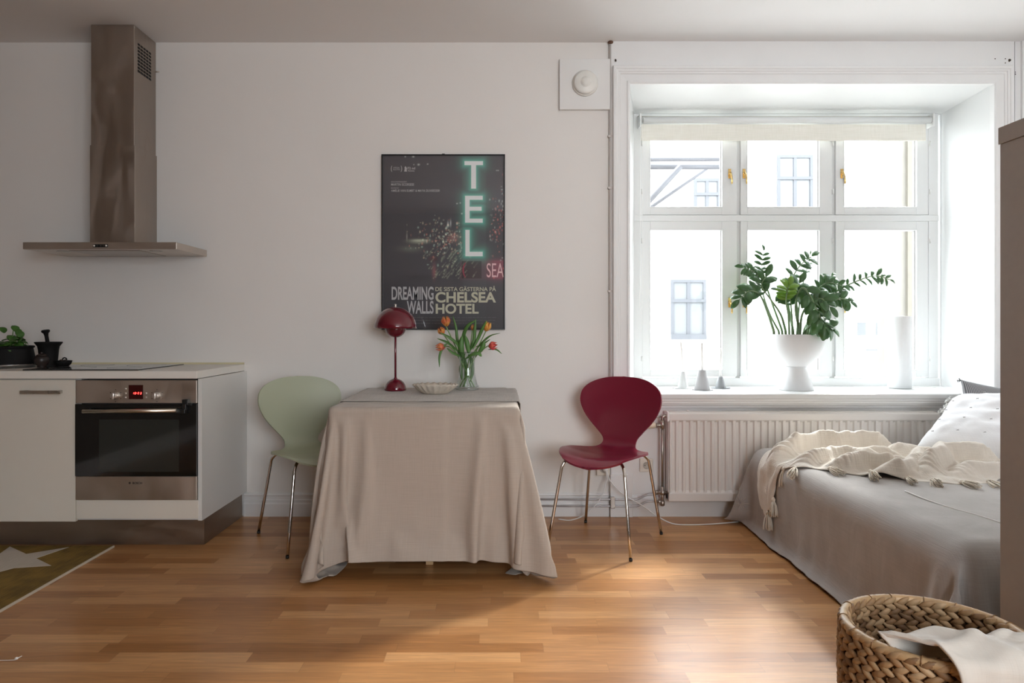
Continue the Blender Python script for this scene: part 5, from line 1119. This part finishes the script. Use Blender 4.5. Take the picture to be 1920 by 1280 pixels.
for r_ in range(nr):
    for k in range(nc):
        for hf_ in (0, 1):
            z = .014+rh*(r_+.27+.5*hf_); a = 2*PI*(k+.5*hf_*0+.5*(r_ % 2))/nc+r3.uniform(-.015, .015); nrm = Vector((math.cos(a), math.sin(a), 0)); tan = Vector((-math.sin(a), math.cos(a), 0))
            for sd in (1, -1):
                R_ = brad(z)+(.003 if sd > 0 else -.012)
                lump(Vector((bc.x, bc.y, z))+nrm*R_, tan+Vector((0, 0, (.55 if hf_ else -.55)*sd*r3.uniform(.8, 1.2))), nrm*sd, 2*PI*R_/nc*1.35, rh*.60, .0055)
build('woven_wall', wv_, bm_, bk, fixn=False)
rm = MB(); ring = []; NR_ = 180
for k in range(NR_):
    a = 2*PI*k/NR_; rr = .0115*(1+.035*math.sin(a*75)+.03*noise.noise(Vector((a*9, 0, 0)))); nrm = Vector((math.cos(a), math.sin(a), 0)); ring.append([Vector((bc.x, bc.y, zr-.010))+nrm*(RB-.0115)+nrm*rr*math.cos(b*PI/6)+Vector((0, 0, rr*math.sin(b*PI/6))) for b in range(12)])
rm.grid(ring, closed_u=True, closed_v=True)
build('rim', rm, mat('rattan_wrap', (.50, .33, .17), .4, noise_s=30, noise_a=.25), bk)
for k in range(16):
    a = 2*PI*k/16+r3.uniform(-.12, .12); nrm = Vector((math.cos(a), math.sin(a), 0)); c = Vector((bc.x, bc.y, zr-.010))+nrm*(RB-.0115); m_ = MB()
    m_.tube([c+nrm*.0126*math.cos(b*PI/6)+Vector((0, 0, .0126*math.sin(b*PI/6))) for b in range(13)], .0012, 6); build('rim_tie', m_, mat('rattan_tie', (.22, .12, .05), .5), bk)
# cream cloth hanging over the basket
NQ, NV = 90, 70; rowsq = []
tabL = [(0, .905), (.08, .868), (.16, .858), (.26, .872), (.36, .925), (.44, .950), (.55, .957), (1, .966)]
def yrim(x):
    dx = x-bc.x; r_ = RB+.006
    return bc.y-math.sqrt(r_*r_-min(dx, .165)**2)+max(0, dx-.165)*.55
for j in range(NV+1):
    v = j/NV; row = []
    for i in range(NQ+1):
        u = i/NQ; xl = interp(tabL, v); x = xl+(1.42-xl)*u; yr_ = yrim(x); yb_ = max(-2.428, yr_+.03)+.012*math.sin(u*9)
        if v < .10: q = v/.10; y, z = yb_-.012*q, zr-.035+.050*math.sin(q*PI/2)
        elif v < .42: q = (v-.10)/.32; y, z = yb_-.012+(yr_-yb_+.012)*q, zr+.015+.010*math.sin(q*PI)+.004
        elif v < .50: q = (v-.42)/.08; a = q*PI/2; y, z = yr_-.018*math.sin(a), zr+.019-.018*(1-math.cos(a))
        else: q = (v-.50)/.50; y, z = yr_-.018-.02*q, zr+.001-q*.30
        s1 = x-.55*(v-.2)*.5; fl_ = .020*math.exp(-((s1-1.02)/.035)**2)+.016*math.exp(-((s1-1.16)/.03)**2)+.012*math.exp(-((x+.6*v-1.18)/.03)**2)+.009*noise.noise(Vector((x*9, v*4, 2)))+.003*noise.noise(Vector((x*30, v*14, 5)))
        rl = .016*math.exp(-(u/.05)**2)
        up = 1-sm_(.40, .52, v); fo = sm_(.40, .52, v)
        row.append((x-.004*math.sin(v*20)*(1-u), y-(fl_+rl)*fo-.004*up, z+(fl_+rl*.6)*up*sm_(0, .1, v)))
    rowsq.append(row)
t = tag(build('blanket', MB().grid(rowsq), weave('fleece_cream', (.60, .56, .50), (.63, .59, .53), 3000, .3, .95, .4), solid=.010, sub=1), 'off-white soft blanket spilling over the rim of the woven basket', 'blanket')
sc.frame_set(1)
